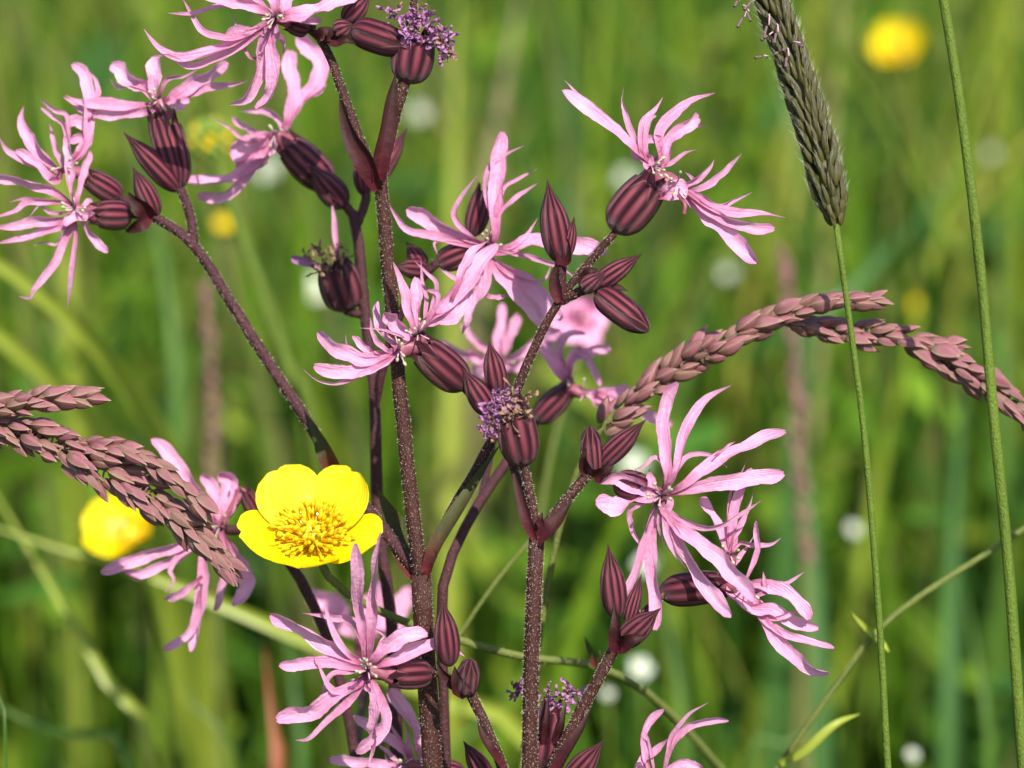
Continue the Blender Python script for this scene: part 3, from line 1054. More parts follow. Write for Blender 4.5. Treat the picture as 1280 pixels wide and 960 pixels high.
# ------------------------------------------------------------------ front plant with the speckled stem
p3 = plant_at(662, 1060, -2, 'ragged_robin', 'ragged robin in front with straight speckled dark stem and a withered purple-topped seed head', 'flower plant', GR)
stem(p3, [(661, 1010, -1), (662, 960, -2), (663, 860, -3), (668, 740, -3), (671, 668, -3)], 10.5, ground=True, seed=11, hair=26)
stem(p3, [(672, 672, -3), (664, 625, -3), (654, 578, -3)], 6, name='branch', seed=12, hair=18)
stem(p3, [(670, 668, -3), (655, 628, -1), (641, 580, 1), (626, 540, 2), (604, 508, 2), (580, 484, 1)], 6, name='branch', mat='stem_red', seed=13)
stem(p3, [(672, 670, -3), (704, 630, -3), (732, 596, -3), (742, 586, -3)], 7, name='branch', seed=14, hair=18)
bract(p3, [(669, 676, -4), (657, 645, -4.5), (645, 600, -3), (640, 578, -2)], 15, 'bract', 21)
bract(p3, [(671, 676, -4), (688, 660, -5.5), (704, 640, -4.5), (716, 624, -4)], 24, 'bract', 22, tw=(0.4, 0.2))
bract(p3, [(676, 660, -4.5), (676, 648, -5), (678, 640, -4.5)], 10, 'bract', 23)
sh = put_calyx('seed_head', p3, 'fat', (655, 582, -3), (636, 490, -4), 27)
withered(sh, [(622, 514, -6, 15, 46), (612, 535, -6, 9, 20), (633, 496, -6, 12, 22)], 8, size=0.75)
withered(sh, [(650, 505, -6.5, 14, 9), (640, 520, -6.5, 8, 6)], 9, mat='wither_brown', name='dried_teeth', size=1.2)
put_calyx('flower_bud', p3, 'bud', (624, 492, 0), (611, 425, -1), 15.5)
put_calyx('flower_bud', p3, 'bud', (614, 518, 0), (578, 460, -2), 17)
flower(p3, (370, 290, 4), -1, ((850, 775), (580, 540), 104, 'open'), [(515, 590), (610, 510)], [
    [(74, [(530, 560), (440, 640), (330, 690), (200, 700), (88, 665)], 'r'), (24, [(520, 580), (400, 672), (230, 750), (120, 740), (40, 688)], 'p')],
    [(78, [(500, 590), (360, 640), (260, 610), (170, 560), (104, 502)], 'r')],
    [(30, [(470, 600), (395, 535), (368, 425)], 'p'), (26, [(420, 615), (310, 608), (262, 570), (248, 512)], 'p'), (38, [(420, 625), (335, 572), (286, 518)], 'r')],
    [(44, [(510, 580), (455, 510), (420, 430), (400, 350)], 'r'), (15, [(540, 530), (430, 490), (315, 478)], 'p')],
    [(70, [(570, 520), (490, 450), (438, 395)], 'r')],
    [(60, [(585, 520), (600, 420), (605, 320), (600, 228)], 'r'), (56, [(590, 480), (552, 330), (520, 230), (488, 147)], 'p')],
    [(24, [(640, 470), (650, 330), (630, 230), (625, 135)], 'p'), (28, [(650, 470), (705, 280), (650, 200), (592, 144)], 'p'), (26, [(645, 460), (700, 370), (712, 310), (655, 290)], 'r'), (26, [(650, 470), (680, 370), (690, 320)], 'p')],
    [(80, [(630, 480), (750, 350), (850, 260), (930, 150), (1008, 60)], 'r'), (48, [(780, 340), (845, 180), (890, 90), (958, 32)], 'p'), (72, [(650, 450), (760, 420), (830, 360), (872, 285)], 'r')]],
    106, stam=7, mouth_dz=-3)
# right-hand fork: buds and the big open flower
put_calyx('flower_bud', p3, 'blunt', (742, 592, -3), (737, 532, -5), 15)
put_calyx('flower_bud', p3, 'bud', (748, 582, -3), (808, 524, -5), 15)
bract(p3, [(738, 598, -3), (730, 575, -5.5), (734, 560, -6)], 18, 'bract', 24)
bract(p3, [(742, 598, -4), (756, 590, -6), (768, 582, -6)], 18, 'bract', 25)
stem(p3, [(744, 590, -3), (758, 592, -1), (772, 602, 3)], 4.5, name='flower_stalk', seed=15)
flower(p3, (720, 470, 4), -1, ((190, 530), (400, 580), 84, 'open'), [(425, 600)], [
    [(68, [(460, 500), (440, 330), (438, 180), (458, 95), (510, 30)], 'r'), (54, [(490, 500), (540, 320), (590, 190), (660, 110), (775, 46)], 'p'),
     (30, [(500, 480), (570, 395), (680, 400), (757, 458)], 'p'), (30, [(450, 490), (400, 410), (340, 450), (286, 476)], 'p')],
    [(64, [(520, 555), (640, 470), (760, 390), (900, 320), (1050, 278)], 'r'), (80, [(530, 575), (680, 540), (850, 520), (1045, 490)], 'r'), (16, [(690, 400), (740, 362), (797, 328)], 'p')],
    [(84, [(440, 680), (560, 800), (700, 900), (800, 1000), (895, 1118)], 'r'), (74, [(450, 700), (520, 850), (620, 1000), (700, 1110), (785, 1195)], 'r'), (40, [(470, 680), (620, 755), (740, 740), (860, 670), (924, 625)], 'p'), (30, [(440, 700), (480, 850), (560, 960)], 'p')],
    [(66, [(385, 690), (370, 850), (388, 1000), (400, 1150), (398, 1272)], 'r'), (44, [(380, 700), (332, 860), (290, 1000), (238, 1120), (258, 1205)], 'r'), (42, [(475, 625), (410, 720), (335, 800)], 'p'), (13, [(410, 740), (450, 850), (482, 885)], 'p')],
    [(78, [(400, 580), (300, 550), (210, 512), (108, 522)], 'p'), (80, [(390, 605), (280, 620), (190, 650), (94, 640)], 'r'), (32, [(350, 630), (270, 665), (280, 760), (348, 900)], 'p'), (46, [(390, 580), (368, 500), (360, 460)], 'p')]],
    109, stam=10, mouth_dz=-6)
# two branches leaving the stem below the frame
stem(p3, [(663, 1050, -1), (690, 965, -1), (720, 900, -2), (750, 845, -3), (768, 810, -3), (776, 794, -3)], 8, r_end=7.5, name='branch', seed=16, hair=18)
bract(p3, [(688, 975, -2), (712, 935, -4), (730, 905, -3), (742, 880, -2)], 22, 'bract', 26, tw=(0.8, 0))
put_calyx('flower_bud', p3, 'bud', (771, 772, -3), (760, 680, -4), 17.5)
put_calyx('flower_bud', p3, 'bud', (784, 780, -3), (802, 718, -4), 10)
put_calyx('flower_bud', p3, 'bud', (774, 806, -3), (826, 760, -5), 17)
bract(p3, [(768, 815, -4), (770, 785, -6), (768, 755, -5)], 18, 'bract', 27)
bract(p3, [(770, 812, -4), (790, 800, -6.5), (808, 796, -6)], 22, 'bract', 28)
stem(p3, [(778, 794, -2), (802, 768, 0), (830, 742, 1)], 5, name='flower_stalk', seed=17)
flower(p3, (740, 620, 4), 2, ((342, 480), (720, 440), 94, 'open'), [(690, 290), (770, 460)], [
    [(64, [(690, 280), (650, 190), (600, 90), (552, 5)], 'r'), (48, [(690, 280), (712, 60), (750, -40), (805, -135)], 'r'), (15, [(680, 250), (690, 0), (750, -120), (782, -198)], 'p'), (28, [(690, 260), (760, 100), (808, -40)], 'p')],
    [(30, [(700, 280), (745, 230), (830, 246), (900, 240), (948, 210)], 'p'), (26, [(700, 350), (760, 270), (808, 202)], 'p'), (18, [(690, 290), (720, 220), (715, 150)], 'p')],
    [(28, [(775, 420), (820, 300), (826, 200), (822, 125)], 'r'), (30, [(860, 480), (862, 425), (858, 380)], 'p')],
    [(72, [(780, 440), (880, 450), (980, 510), (1060, 590), (1082, 620)], 'r'), (30, [(800, 500), (920, 460), (1000, 420), (1064, 378)], 'p')],
    [(64, [(700, 480), (800, 560), (900, 570), (1010, 630), (1130, 660)], 'r'), (26, [(880, 605), (960, 602), (1026, 578)], 'r'), (22, [(890, 580), (940, 630), (962, 672)], 'p'), (80, [(700, 470), (760, 530), (860, 565)], 'r')],
    [(38, [(820, 580), (920, 662), (1020, 710), (1120, 742), (1212, 760)], 'r'), (66, [(840, 590), (930, 722), (1020, 812), (1100, 868), (1186, 872)], 'r')]],
    110, stam=6, mouth_dz=-3)
stem(p3, [(660, 1050, -1), (630, 965, -1), (606, 905, -2), (588, 866, -2)], 7.5, r_end=7, name='branch', seed=18, hair=18)
bract(p3, [(630, 962, -2), (612, 935, -4), (601, 915, -3), (596, 895, -2)], 16, 'bract', 29, tw=(-0.8, 0))
put_calyx('flower_bud', p3, 'bud', (562, 832, -2), (553, 748, -3), 17.5)
put_calyx('flower_bud', p3, 'blunt', (582, 868, -2), (588, 824, -6), 15.5)
bract(p3, [(584, 872, -3), (572, 850, -5), (568, 832, -5)], 24, 'bract', 32)
bract(p3, [(582, 864, -2), (556, 845, -3), (545, 826, -3)], 18, 'bract', 34)
stem(p3, [(586, 866, -2), (564, 848, -1), (538, 838, 0)], 5, name='flower_stalk', seed=19, hair=4)
flower(p3, (320, 720, 4), -1, ((880, 485), (650, 500), 84, 'open'), [(560, 470)], [
    [(62, [(545, 340), (520, 200), (512, 60), (500, -168)], 'r', -8), (62, [(570, 340), (590, 110), (605, -40), (627, -230)], 'p', -8), (42, [(525, 320), (480, 230), (380, 208), (230, 184)], 'p')],
    [(74, [(500, 420), (360, 350), (250, 260), (72, 188)], 'r'), (38, [(460, 390), (390, 290), (360, 200), (342, 102)], 'p')],
    [(64, [(510, 460), (350, 432), (230, 440), (114, 444)], 'r'), (36, [(410, 580), (330, 500), (288, 392)], 'p'), (32, [(470, 480), (370, 510), (326, 615)], 'p')],
    [(78, [(530, 540), (400, 600), (280, 680), (96, 712)], 'r'), (48, [(520, 560), (430, 660), (340, 740), (262, 815), (200, 822)], 'p'), (22, [(580, 575), (500, 522), (428, 516)], 'p')],
    [(62, [(580, 560), (600, 650), (580, 760), (572, 805)], 'r'), (66, [(600, 560), (648, 720), (590, 810), (498, 878)], 'r'), (20, [(600, 800), (580, 890), (548, 960)], 'p')],
    [(80, [(600, 410), (680, 340), (760, 300), (862, 288)], 'r'), (80, [(610, 440), (740, 400), (860, 350), (950, 330), (1040, 405)], 'p'), (20, [(620, 340), (642, 296), (560, 255), (446, 240)], 'p')]],
    112, stam=11, mouth_dz=-4)
# spent flower and buds low on the front plant
sd = put_calyx('seed_head', p3, 'open', (676, 962, 8), (688, 868, 7), 25)
withered(sd, [(652, 862, 6, 8, 18), (718, 872, 6, 12, 18), (690, 872, 6, 10, 14)], 12)
bract(p3, [(680, 930, 5), (684, 900, 3), (686, 866, 4)], 10, 'bract', 35)
bract(p3, [(695, 930, 5), (702, 905, 3), (708, 878, 4)], 10, 'bract', 36)
stem(p3, [(664, 1040, 0), (672, 1000, 6), (676, 960, 8)], 6, name='flower_stalk', hair=0)
put_calyx('flower_bud', p3, 'bud', (706, 985, 5), (755, 925, 4), 17)
stem(p3, [(664, 1045, 0), (690, 1005, 4), (708, 982, 5)], 6, name='flower_stalk', hair=0)
put_calyx('flower_bud', p3, 'bud', (612, 978, 5), (579, 926, 4), 14)
stem(p3, [(662, 1045, 0), (640, 1005, 4), (612, 978, 5)], 5, name='flower_stalk', hair=0)

# ------------------------------------------------------------------ plants behind, out of focus
p2 = plant_at(495, 1000, 26, 'ragged_robin', 'ragged robin on slender dark red stem behind the thick middle stem, with dried head', 'flower plant', GR)
stem(p2, [(497, 985, 24), (491, 800, 23), (473, 650, 24), (468, 500, 24), (455, 380, 25), (447, 285, 26), (441, 266, 26)], 8.5, r_end=7, mat='stem_red', ground=True, hair=0.8, seed=30, drift=(0.01, 0.01))
stem(p2, [(469, 505, 24), (487, 430, 21), (514, 365, 18), (540, 335, 16), (552, 326, 16)], 6, name='branch', mat='stem_red', hair=0)
stem(p2, [(447, 280, 26), (456, 255, 27), (458, 238, 27)], 6, name='branch', mat='stem_red', hair=0)
stem(p2, [(470, 500, 24), (476, 470, 25), (462, 440, 25)], 5, name='branch', mat='stem_red', hair=0)
stem(p2, [(456, 392, 25), (446, 392, 25), (432, 388, 26)], 6, name='flower_stalk', mat='stem_red', hair=0)
sd = put_calyx('seed_head', p2, 'fat', (436, 388, 26), (414, 318, 24), 28)
withered(sd, [(412, 322, 22, 20, 14), (390, 322, 22, 8, 6)], 14, mat='wither_brown', size=1.3)
bract(p2, [(424, 330, 23), (420, 300, 23), (418, 270, 24), (414, 250, 25)], 9, 'petal', 37, tip='p', name='withered_petal')
bract(p2, [(405, 335, 23), (385, 328, 23), (364, 322, 24)], 12, 'wither', 38, tip='r', name='withered_petal')
flower(p2, (230, 50, 4), 28, ((735, 735), (470, 480), 100, 'open'), [(455, 470)], [
    [(84, [(500, 440), (560, 335), (650, 245), (682, 140), (622, 40), (556, -22)], 'r'), (74, [(520, 420), (545, 260), (532, 160), (528, 52)], 'r'), (40, [(600, 310), (660, 260), (705, 228)], 'r')],
    [(116, [(450, 480), (370, 555), (300, 560), (228, 560)], 'r'), (84, [(440, 500), (350, 615), (255, 625)], 'r')],
    [(62, [(430, 530), (330, 640), (250, 690), (130, 702), (8, 698)], 'r'), (58, [(430, 540), (320, 665), (250, 750), (170, 790), (66, 780)], 'r')],
    [(36, [(460, 470), (370, 470), (310, 430), (240, 388)], 'r'), (30, [(440, 480), (330, 480), (236, 522)], 'p'), (22, [(400, 500), (300, 500), (240, 450), (146, 392)], 'p')],
    [(38, [(490, 450), (470, 392), (410, 355), (276, 350)], 'p')]],
    105, stam=5, mouth_dz=-3)
put_calyx('flower_bud', p2, 'bud', (432, 258, 26), (385, 205, 25), 19)
stem(p2, [(444, 270, 26), (436, 262, 26), (424, 246, 26)], 6.5, name='flower_stalk', mat='stem_red', hair=0)
put_calyx('flower_bud', p2, 'bud', (456, 244, 27), (450, 182, 28), 13)
put_calyx('flower_bud', p2, 'bud', (468, 232, 27), (510, 158, 28), 12)
flower(p2, (480, 160, 4), 15, ((270, 680), (480, 590), 72, 'open'), [(520, 585)], [
    [(80, [(550, 560), (560, 400), (566, 250), (570, 110), (582, 18)], 'r'), (30, [(560, 440), (590, 300), (680, 250), (765, 203)], 'p'), (32, [(570, 480), (590, 425), (660, 350), (770, 272)], 'p'), (30, [(540, 470), (510, 330), (515, 220), (575, 150), (700, 88)], 'p')],
    [(76, [(470, 580), (330, 510), (230, 460), (118, 398)], 'r'), (48, [(460, 590), (250, 540), (120, 515), (70, 450), (16, 366)], 'p'), (32, [(430, 540), (350, 440), (390, 340), (464, 235)], 'p'), (30, [(400, 560), (260, 565), (268, 635)], 'p')],
    [(88, [(560, 620), (720, 580), (850, 582), (980, 592), (1110, 618)], 'r'), (26, [(620, 600), (720, 530), (772, 448)], 'p')],
    [(84, [(540, 660), (680, 750), (800, 850), (890, 960)], 'r'), (76, [(540, 670), (640, 800), (760, 920), (820, 1020)], 'r'), (26, [(570, 690), (700, 760), (800, 760), (838, 675)], 'p'), (30, [(580, 610), (750, 650), (880, 692), (975, 765)], 'p')],
    [(84, [(520, 660), (490, 790), (460, 880), (420, 980), (395, 1030)], 'p'), (26, [(490, 830), (560, 850), (625, 842)], 'p'), (28, [(480, 740), (380, 762), (300, 712), (230, 652)], 'p')]],
    107, stam=9, mouth_dz=-4)
put_calyx('flower_bud', p2, 'open', (590, 295, 19), (608, 228, 19), 16)
stem(p2, [(552, 326, 16), (575, 310, 18), (590, 295, 19)], 4.5, name='flower_stalk', mat='stem_red', hair=0)
put_calyx('flower_bud', p2, 'bud', (536, 338, 17), (492, 333, 17), 14.5)
put_calyx('flower_bud', p2, 'bud', (530, 335, 18), (508, 302, 18), 12.5)

p4 = plant_at(545, 1000, 14, 'ragged_robin', 'blurred ragged robin leaning right behind the seed head, its pink flowers beneath the striped buds', 'flower plant', GR)
stem(p4, [(558, 985, 14), (553, 800, 14), (556, 722, 14), (586, 650, 18), (628, 585, 26), (668, 528, 33)], 7, mat='stem_red', ground=True, hair=0, drift=(0.015, 0.03))
stem(p4, [(600, 628, 20), (618, 540, 36), (622, 460, 48)], 5, name='branch', mat='stem_red', hair=0)
flower(p4, (550, 330, 4), 34, ((478, 785), (665, 600), 74, 'open'), [(640, 570), (720, 650)], [
    [(94, [(640, 580), (540, 450), (520, 380), (610, 325)], 'r'), (36, [(600, 420), (650, 352), (730, 344)], 'r')],
    [(58, [(640, 560), (660, 480), (740, 440), (850, 412)], 'r'), (36, [(650, 570), (660, 450), (720, 450), (770, 530), (805, 610)], 'r')],
    [(76, [(700, 650), (800, 660), (880, 640), (965, 648)], 'r'), (56, [(740, 640), (800, 690), (835, 750)], 'p'), (26, [(720, 640), (830, 640), (868, 592)], 'p'), (60, [(800, 650), (1000, 740), (1165, 805)], 'r')]],
    114, stam=4, mouth_dz=-2)
flower(p4, (550, 330, 4), 52, ((290, 640), (300, 500), 62, 'open'), [(300, 480)], [
    [(54, [(295, 480), (290, 320), (312, 195)], 'r'), (54, [(310, 470), (350, 350), (394, 252)], 'r')],
    [(48, [(320, 480), (420, 425), (505, 365)], 'r'), (46, [(320, 500), (380, 520), (440, 500)], 'r')],
    [(34, [(280, 470), (180, 390), (104, 305)], 'r'), (44, [(280, 490), (180, 460), (140, 430)], 'r'), (46, [(280, 510), (120, 440), (10, 375)], 'r')],
    [(70, [(280, 500), (230, 530), (160, 540)], 'r')]],
    113, stam=3, mouth_dz=-2)
stem(p4, [(622, 492, 54), (621, 480, 54)], 5, name='flower_stalk', mat='stem_red', hair=0)
p5 = plant_at(735, 1000, 130, 'ragged_robin', 'far blurred pink ragged robin bloom glimpsed just under the striped buds', 'flower plant', GR)
stem(p5, [(668, 985, 132), (672, 700, 132), (690, 560, 132), (728, 430, 132)], 4, mat='olive_stem', ground=True, hair=0)
flower(p5, (550, 330, 4), 130, ((715, 420), (700, 310), 50, 'open'), [(700, 290)], [
    [(150, [(690, 300), (620, 270), (570, 250)], 'r'), (120, [(690, 290), (670, 230), (640, 180)], 'r')],
    [(150, [(710, 290), (780, 260), (850, 240)], 'r'), (110, [(700, 290), (730, 220), (740, 160)], 'r')],
    [(130, [(700, 300), (740, 340), (800, 350)], 'r'), (130, [(700, 300), (650, 340), (600, 350)], 'r')]],
    115, stam=2, mouth_dz=-2)

p6 = plant_at(430, 1000, 22, 'ragged_robin', 'soft-focus ragged robin with drooping pink petals between purple grass spike and yellow buttercup', 'flower plant', GR)
stem(p6, [(450, 985, 26), (432, 880, 26), (406, 790, 25), (378, 728, 25), (352, 690, 25), (330, 662, 25)], 7, mat='stem_red', ground=True, hair=0, drift=(-0.01, 0.02))
flower(p6, (100, 540, 4), 24, ((930, 480), (800, 260), 52, 'open'), [(700, 470)], [
    [(78, [(690, 460), (540, 240), (450, 130), (362, 32)], 'r'), (64, [(680, 450), (580, 400), (500, 362), (425, 328)], 'r')],
    [(64, [(680, 490), (560, 540), (400, 592), (250, 650), (102, 704)], 'r'), (48, [(680, 500), (560, 580), (430, 650), (300, 710), (215, 695)], 'r'), (36, [(600, 550), (500, 610), (450, 690), (472, 740), (426, 806)], 'p')],
    [(62, [(680, 500), (620, 620), (612, 750), (600, 880), (550, 1100)], 'r'), (44, [(610, 760), (580, 940), (500, 1040), (415, 1085)], 'r'), (42, [(610, 720), (520, 800), (420, 842)], 'r')],
    [(42, [(720, 520), (740, 640), (710, 760), (676, 888)], 'r'), (80, [(720, 520), (780, 620), (835, 740), (832, 820), (762, 876)], 'r')],
    [(84, [(710, 460), (725, 330), (755, 255), (690, 212)], 'r'), (64, [(700, 450), (672, 300), (615, 212)], 'r'), (50, [(720, 450), (770, 330), (780, 250)], 'r')]],
    116, stam=4, mouth_dz=-2)
stem(p6, [(332, 665, 25), (315, 662, 25), (285, 662, 25), (276, 658, 24)], 7, name='flower_stalk', mat='stem_red', hair=0)
flower(p6, (320, 720, 4), 16, ((1040, 985), (830, 945), 58, 'open'), [(740, 940)], [
    [(62, [(830, 930), (790, 780), (730, 650), (664, 566)], 'r')],
    [(58, [(780, 910), (650, 800), (560, 740), (495, 688)], 'r'), (24, [(760, 900), (690, 770), (645, 718)], 'p')],
    [(54, [(760, 965), (560, 930), (364, 920)], 'r'), (26, [(740, 950), (640, 870), (605, 835)], 'p')],
    [(36, [(770, 950), (752, 830), (744, 738)], 'p'), (30, [(720, 960), (650, 920), (640, 880)], 'p')],
    [(60, [(760, 970), (650, 1010), (560, 1060)], 'r'), (60, [(790, 980), (780, 1060), (740, 1120)], 'r')]],
    117, stam=6, mouth_dz=-2)
stem(p6, [(448, 1060, 22), (520, 1010, 18), (570, 985, 17), (582, 966, 16)], 6, name='flower_stalk', mat='stem_red', hair=0)
flower(p6, (320, 660, 4), 70, ((540, 720), (520, 560), 50, 'open'), [(520, 540)], [
    [(110, [(500, 530), (420, 420), (340, 350), (280, 290)], 'r'), (80, [(500, 540), (400, 470), (300, 450)], 'r')],
    [(90, [(530, 530), (660, 460), (730, 380), (785, 300)], 'r'), (60, [(530, 540), (640, 500), (740, 490)], 'r')],
    [(70, [(520, 520), (600, 400), (650, 230)], 'r'), (60, [(520, 520), (560, 430), (560, 330)], 'r')]],
    118, stam=3, mouth_dz=-2)
stem(p6, [(444, 960, 30), (452, 880, 55), (455, 838, 72)], 5, name='flower_stalk', mat='stem_red', hair=0)

p8 = plant_at(815, 1040, 8, 'ragged_robin', 'low ragged robin of which only curling pink petals show beneath the white-flecked grass', 'flower plant', GR)
stem(p8, [(812, 1075, 8), (810, 1045, 8), (812, 1030, 8)], 6, mat='stem_red', ground=True, hair=0)
flower(p8, (600, 720, 4), 7, ((850, 1230), (860, 1060), 80, 'open'), [(870, 1010)], [
    [(38, [(860, 1010), (818, 850), (840, 730), (922, 668)], 'r'), (18, [(870, 980), (845, 830), (818, 768)], 'p')],
    [(54, [(820, 1000), (825, 925), (870, 880), (936, 815)], 'p')],
    [(28, [(910, 1000), (935, 900), (970, 790), (1045, 690), (1142, 633)], 'p'), (38, [(915, 990), (940, 890), (1000, 790), (1100, 730), (1242, 724)], 'r')],
    [(44, [(910, 1000), (1000, 935), (1112, 955)], 'r')],
    [(50, [(850, 1020), (800, 980), (780, 940)], 'r')]],
    119, stam=3, mouth_dz=-2)


# ------------------------------------------------------------------ buttercups
def buttercup_flower(plant, C, axis, rad, seed, stalk, cup=0.55, rot=0.0, nst=70, open_f=None):
    """C centre, axis unit vector the bloom faces, rad = petal length"""
    rnd = random.Random(seed)
    ax = np.array(axis, float)
    ax /= np.linalg.norm(ax)
    a = np.cross(ax, [0.0, 0.0, 1.0])
    a /= np.linalg.norm(a)
    b = np.cross(ax, a)
    C = np.array(C)
    mb = MB()
    blob(mb, C + ax * rad * 0.1, ax, rad * 0.20, rad * 0.40, 'yellow_core', 10, 8)
    for k in range(nst):
        th = k * 2.399
        q = math.sqrt((k + 0.5) / nst)
        d = a * math.cos(th) + b * math.sin(th)
        th += rnd.uniform(-.25, .25)
        q *= rnd.uniform(0.8, 1.1)
        d = a * math.cos(th) + b * math.sin(th)
        e = C + d * rad * (0.06 + 0.46 * q) + ax * rad * (0.40 - 0.20 * q * q + rnd.uniform(-.07, .07))
        s = C + d * rad * 0.14 * q + ax * rad * 0.04
        if q > 0.5:
            tube(mb, [s, (s + e) / 2 + ax * rad * 0.02, e], [rad * 0.012] * 3, 'yellow_stamen', 4, 4)
        blob(mb, e, (e - s) + d * rad * 0.1, rad * 0.028, rad * rnd.uniform(0.08, 0.13), 'yellow_stamen', 6, 4)
    fo = link('flower', mb.mesh('buttercup_centre'), plant)
    for k in range(5):
        th = rot + k * 2 * math.pi / 5
        d = a * math.cos(th) + b * math.sin(th)
        s = np.cross(ax, d)
        mb = MB()
        n, nx = 12, 10
        verts, uvs, faces = [], [], []
        cu = cup if open_f is None else open_f[k]
        for i in range(n + 1):
            t = i / n
            wid = rad * 0.425 * (0.15 + 0.90 * math.sin(min(1, t / 0.70) * math.pi / 2)) * (1 if t < 0.62 else math.sqrt(max(0.004, 1 - ((t - 0.62) / 0.395) ** 2.2)))
            ang = cu * (0.35 + 0.65 * t)
            rr = rad * t * math.cos(ang * 0.9)
            zz = rad * t * math.sin(ang)
            for j in range(nx + 1):
                q = j / nx * 2 - 1
                lift = 0.10 * rad * (q * q) * (0.3 + 0.7 * math.sin(t * math.pi * 0.6)) * (wid / rad / 0.5) + 0.018 * rad * math.sin(4 * q + k + 5 * t)
                notch = -0.035 * rad * math.exp(-(q / 0.25) ** 2) * (t ** 4)
                verts.append(C + d * (rr - lift * 0.35 + notch) + s * q * wid + ax * (zz + lift * 0.8 + (0.002 * rad * k)))
                uvs.append((j / nx, t))
        for i in range(n):
            for j in range(nx):
                q = i * (nx + 1) + j
                faces.append((q, q + 1, q + nx + 2, q + nx + 1))
        mb.add(verts, faces, uvs, 'buttercup')
        link('petal', mb.mesh('buttercup_petal'), fo)
    return fo


BG_ = 'buttercups among the grass'
bc = plant_at(560, 1000, 30, 'buttercup', 'glossy yellow buttercup in full bloom beside the forking brown stem', 'buttercup', BG_)
to_cam = -FV
axis = (to_cam * 0.70 + UV_ * 0.71 - RV * 0.06).normalized()
bcC = pt(392, 676, 8)
buttercup_flower(bc, bcC, axis, 0.0110, 41, None, rot=math.pi / 2 + 0.05, nst=150, open_f=[0.50, 0.36, 0.62, 0.62, 0.46], cup=0.5)
stem(bc, [(920, 985, 60), (860, 915, 50), (800, 860, 40), (740, 832, 32), (660, 822, 24), (590, 805, 20), (500, 775, 16), (440, 745, 12), (410, 720, 10), (396, 692, 9)], 5.5, mat='olive_stem', ground=True, hair=0.8, seed=50, drift=(0.02, 0.02))
bract(bc, [(744, 832, 31), (738, 815, 30), (730, 795, 30)], 9, 'green_bract', 51, tip='b', name='leaf')
bract(bc, [(744, 832, 31), (752, 820, 30), (748, 812, 30)], 8, 'green_bract', 52, tip='b', name='leaf')

for (px, py, dz, ax, rad, sd_, lab) in [
        (1125, 68, 500, (-0.25, -0.62, 0.75), 0.0105, 42, 'blurred yellow buttercup far back beside the dark foxtail head'),
        (166, 672, 150, (-0.35, -0.55, 0.75), 0.0095, 43, 'soft yellow buttercup partly hidden behind the purple grass spike'),
        (280, 286, 420, (0.1, -0.5, 0.85), 0.0034, 44, 'tiny far yellow bloom beyond the long reddish branch'),
        (1138, 388, 640, (0.1, -0.5, 0.85), 0.0060, 45, 'tiny far yellow bloom above the drooping purple panicle')]:
    c = pt(px, py, dz)
    b_ = thing('buttercup', Vector((c.x + 0.01, c.y + 0.03, 0)), lab, 'buttercup', BG_)
    buttercup_flower(b_, c, ax, rad, sd_, None, rot=sd_ * 0.7, nst=40, cup=0.75)
    mb = MB()
    tube(mb, [Vector((c.x + 0.01, c.y + 0.03, -0.005)), Vector((c.x + 0.012, c.y + 0.03, c.z * 0.5)), Vector((c.x + 0.004, c.y + 0.012, c.z * 0.9)), c], [0.0011, 0.001, 0.0009, 0.0008], 'green_stem', 8, 24)
    link('stem', mb.mesh('stem'), b_)

# ------------------------------------------------------------------ green seed head and small white flowers in the blur
c = pt(262, 176, 190)
gh = thing('buttercup_fruit', Vector((c.x + 0.03, c.y + 0.02, 0)), 'yellow-green buttercup fruit on curved pale stalk behind the pink flowers', 'seed head')
mb = MB()
rn = random.Random(9)
for k in range(70):
    th, ph = k * 2.399, math.acos(1 - 2 * (k + 0.5) / 70)
    d = Vector((math.sin(ph) * math.cos(th), math.sin(ph) * math.sin(th), math.cos(ph)))
    blob(mb, c + d * 0.0033, d, 0.0010, 0.0032, 'green_bits' if rn.random() < 0.6 else 'yellow_stamen', 6, 4)
link('fruit_head', mb.mesh('fruit_head'), gh)
mb = MB()
tube(mb, [Vector((c.x + 0.045, c.y + 0.02, -0.005)), pt(400, 640, 180), pt(372, 500, 180), pt(322, 350, 180), pt(285, 245, 185), c], [0.0016, 0.0014, 0.0013, 0.0012, 0.001, 0.0009], 'green_stem', 8, 40)
link('stem', mb.mesh('stem'), gh)

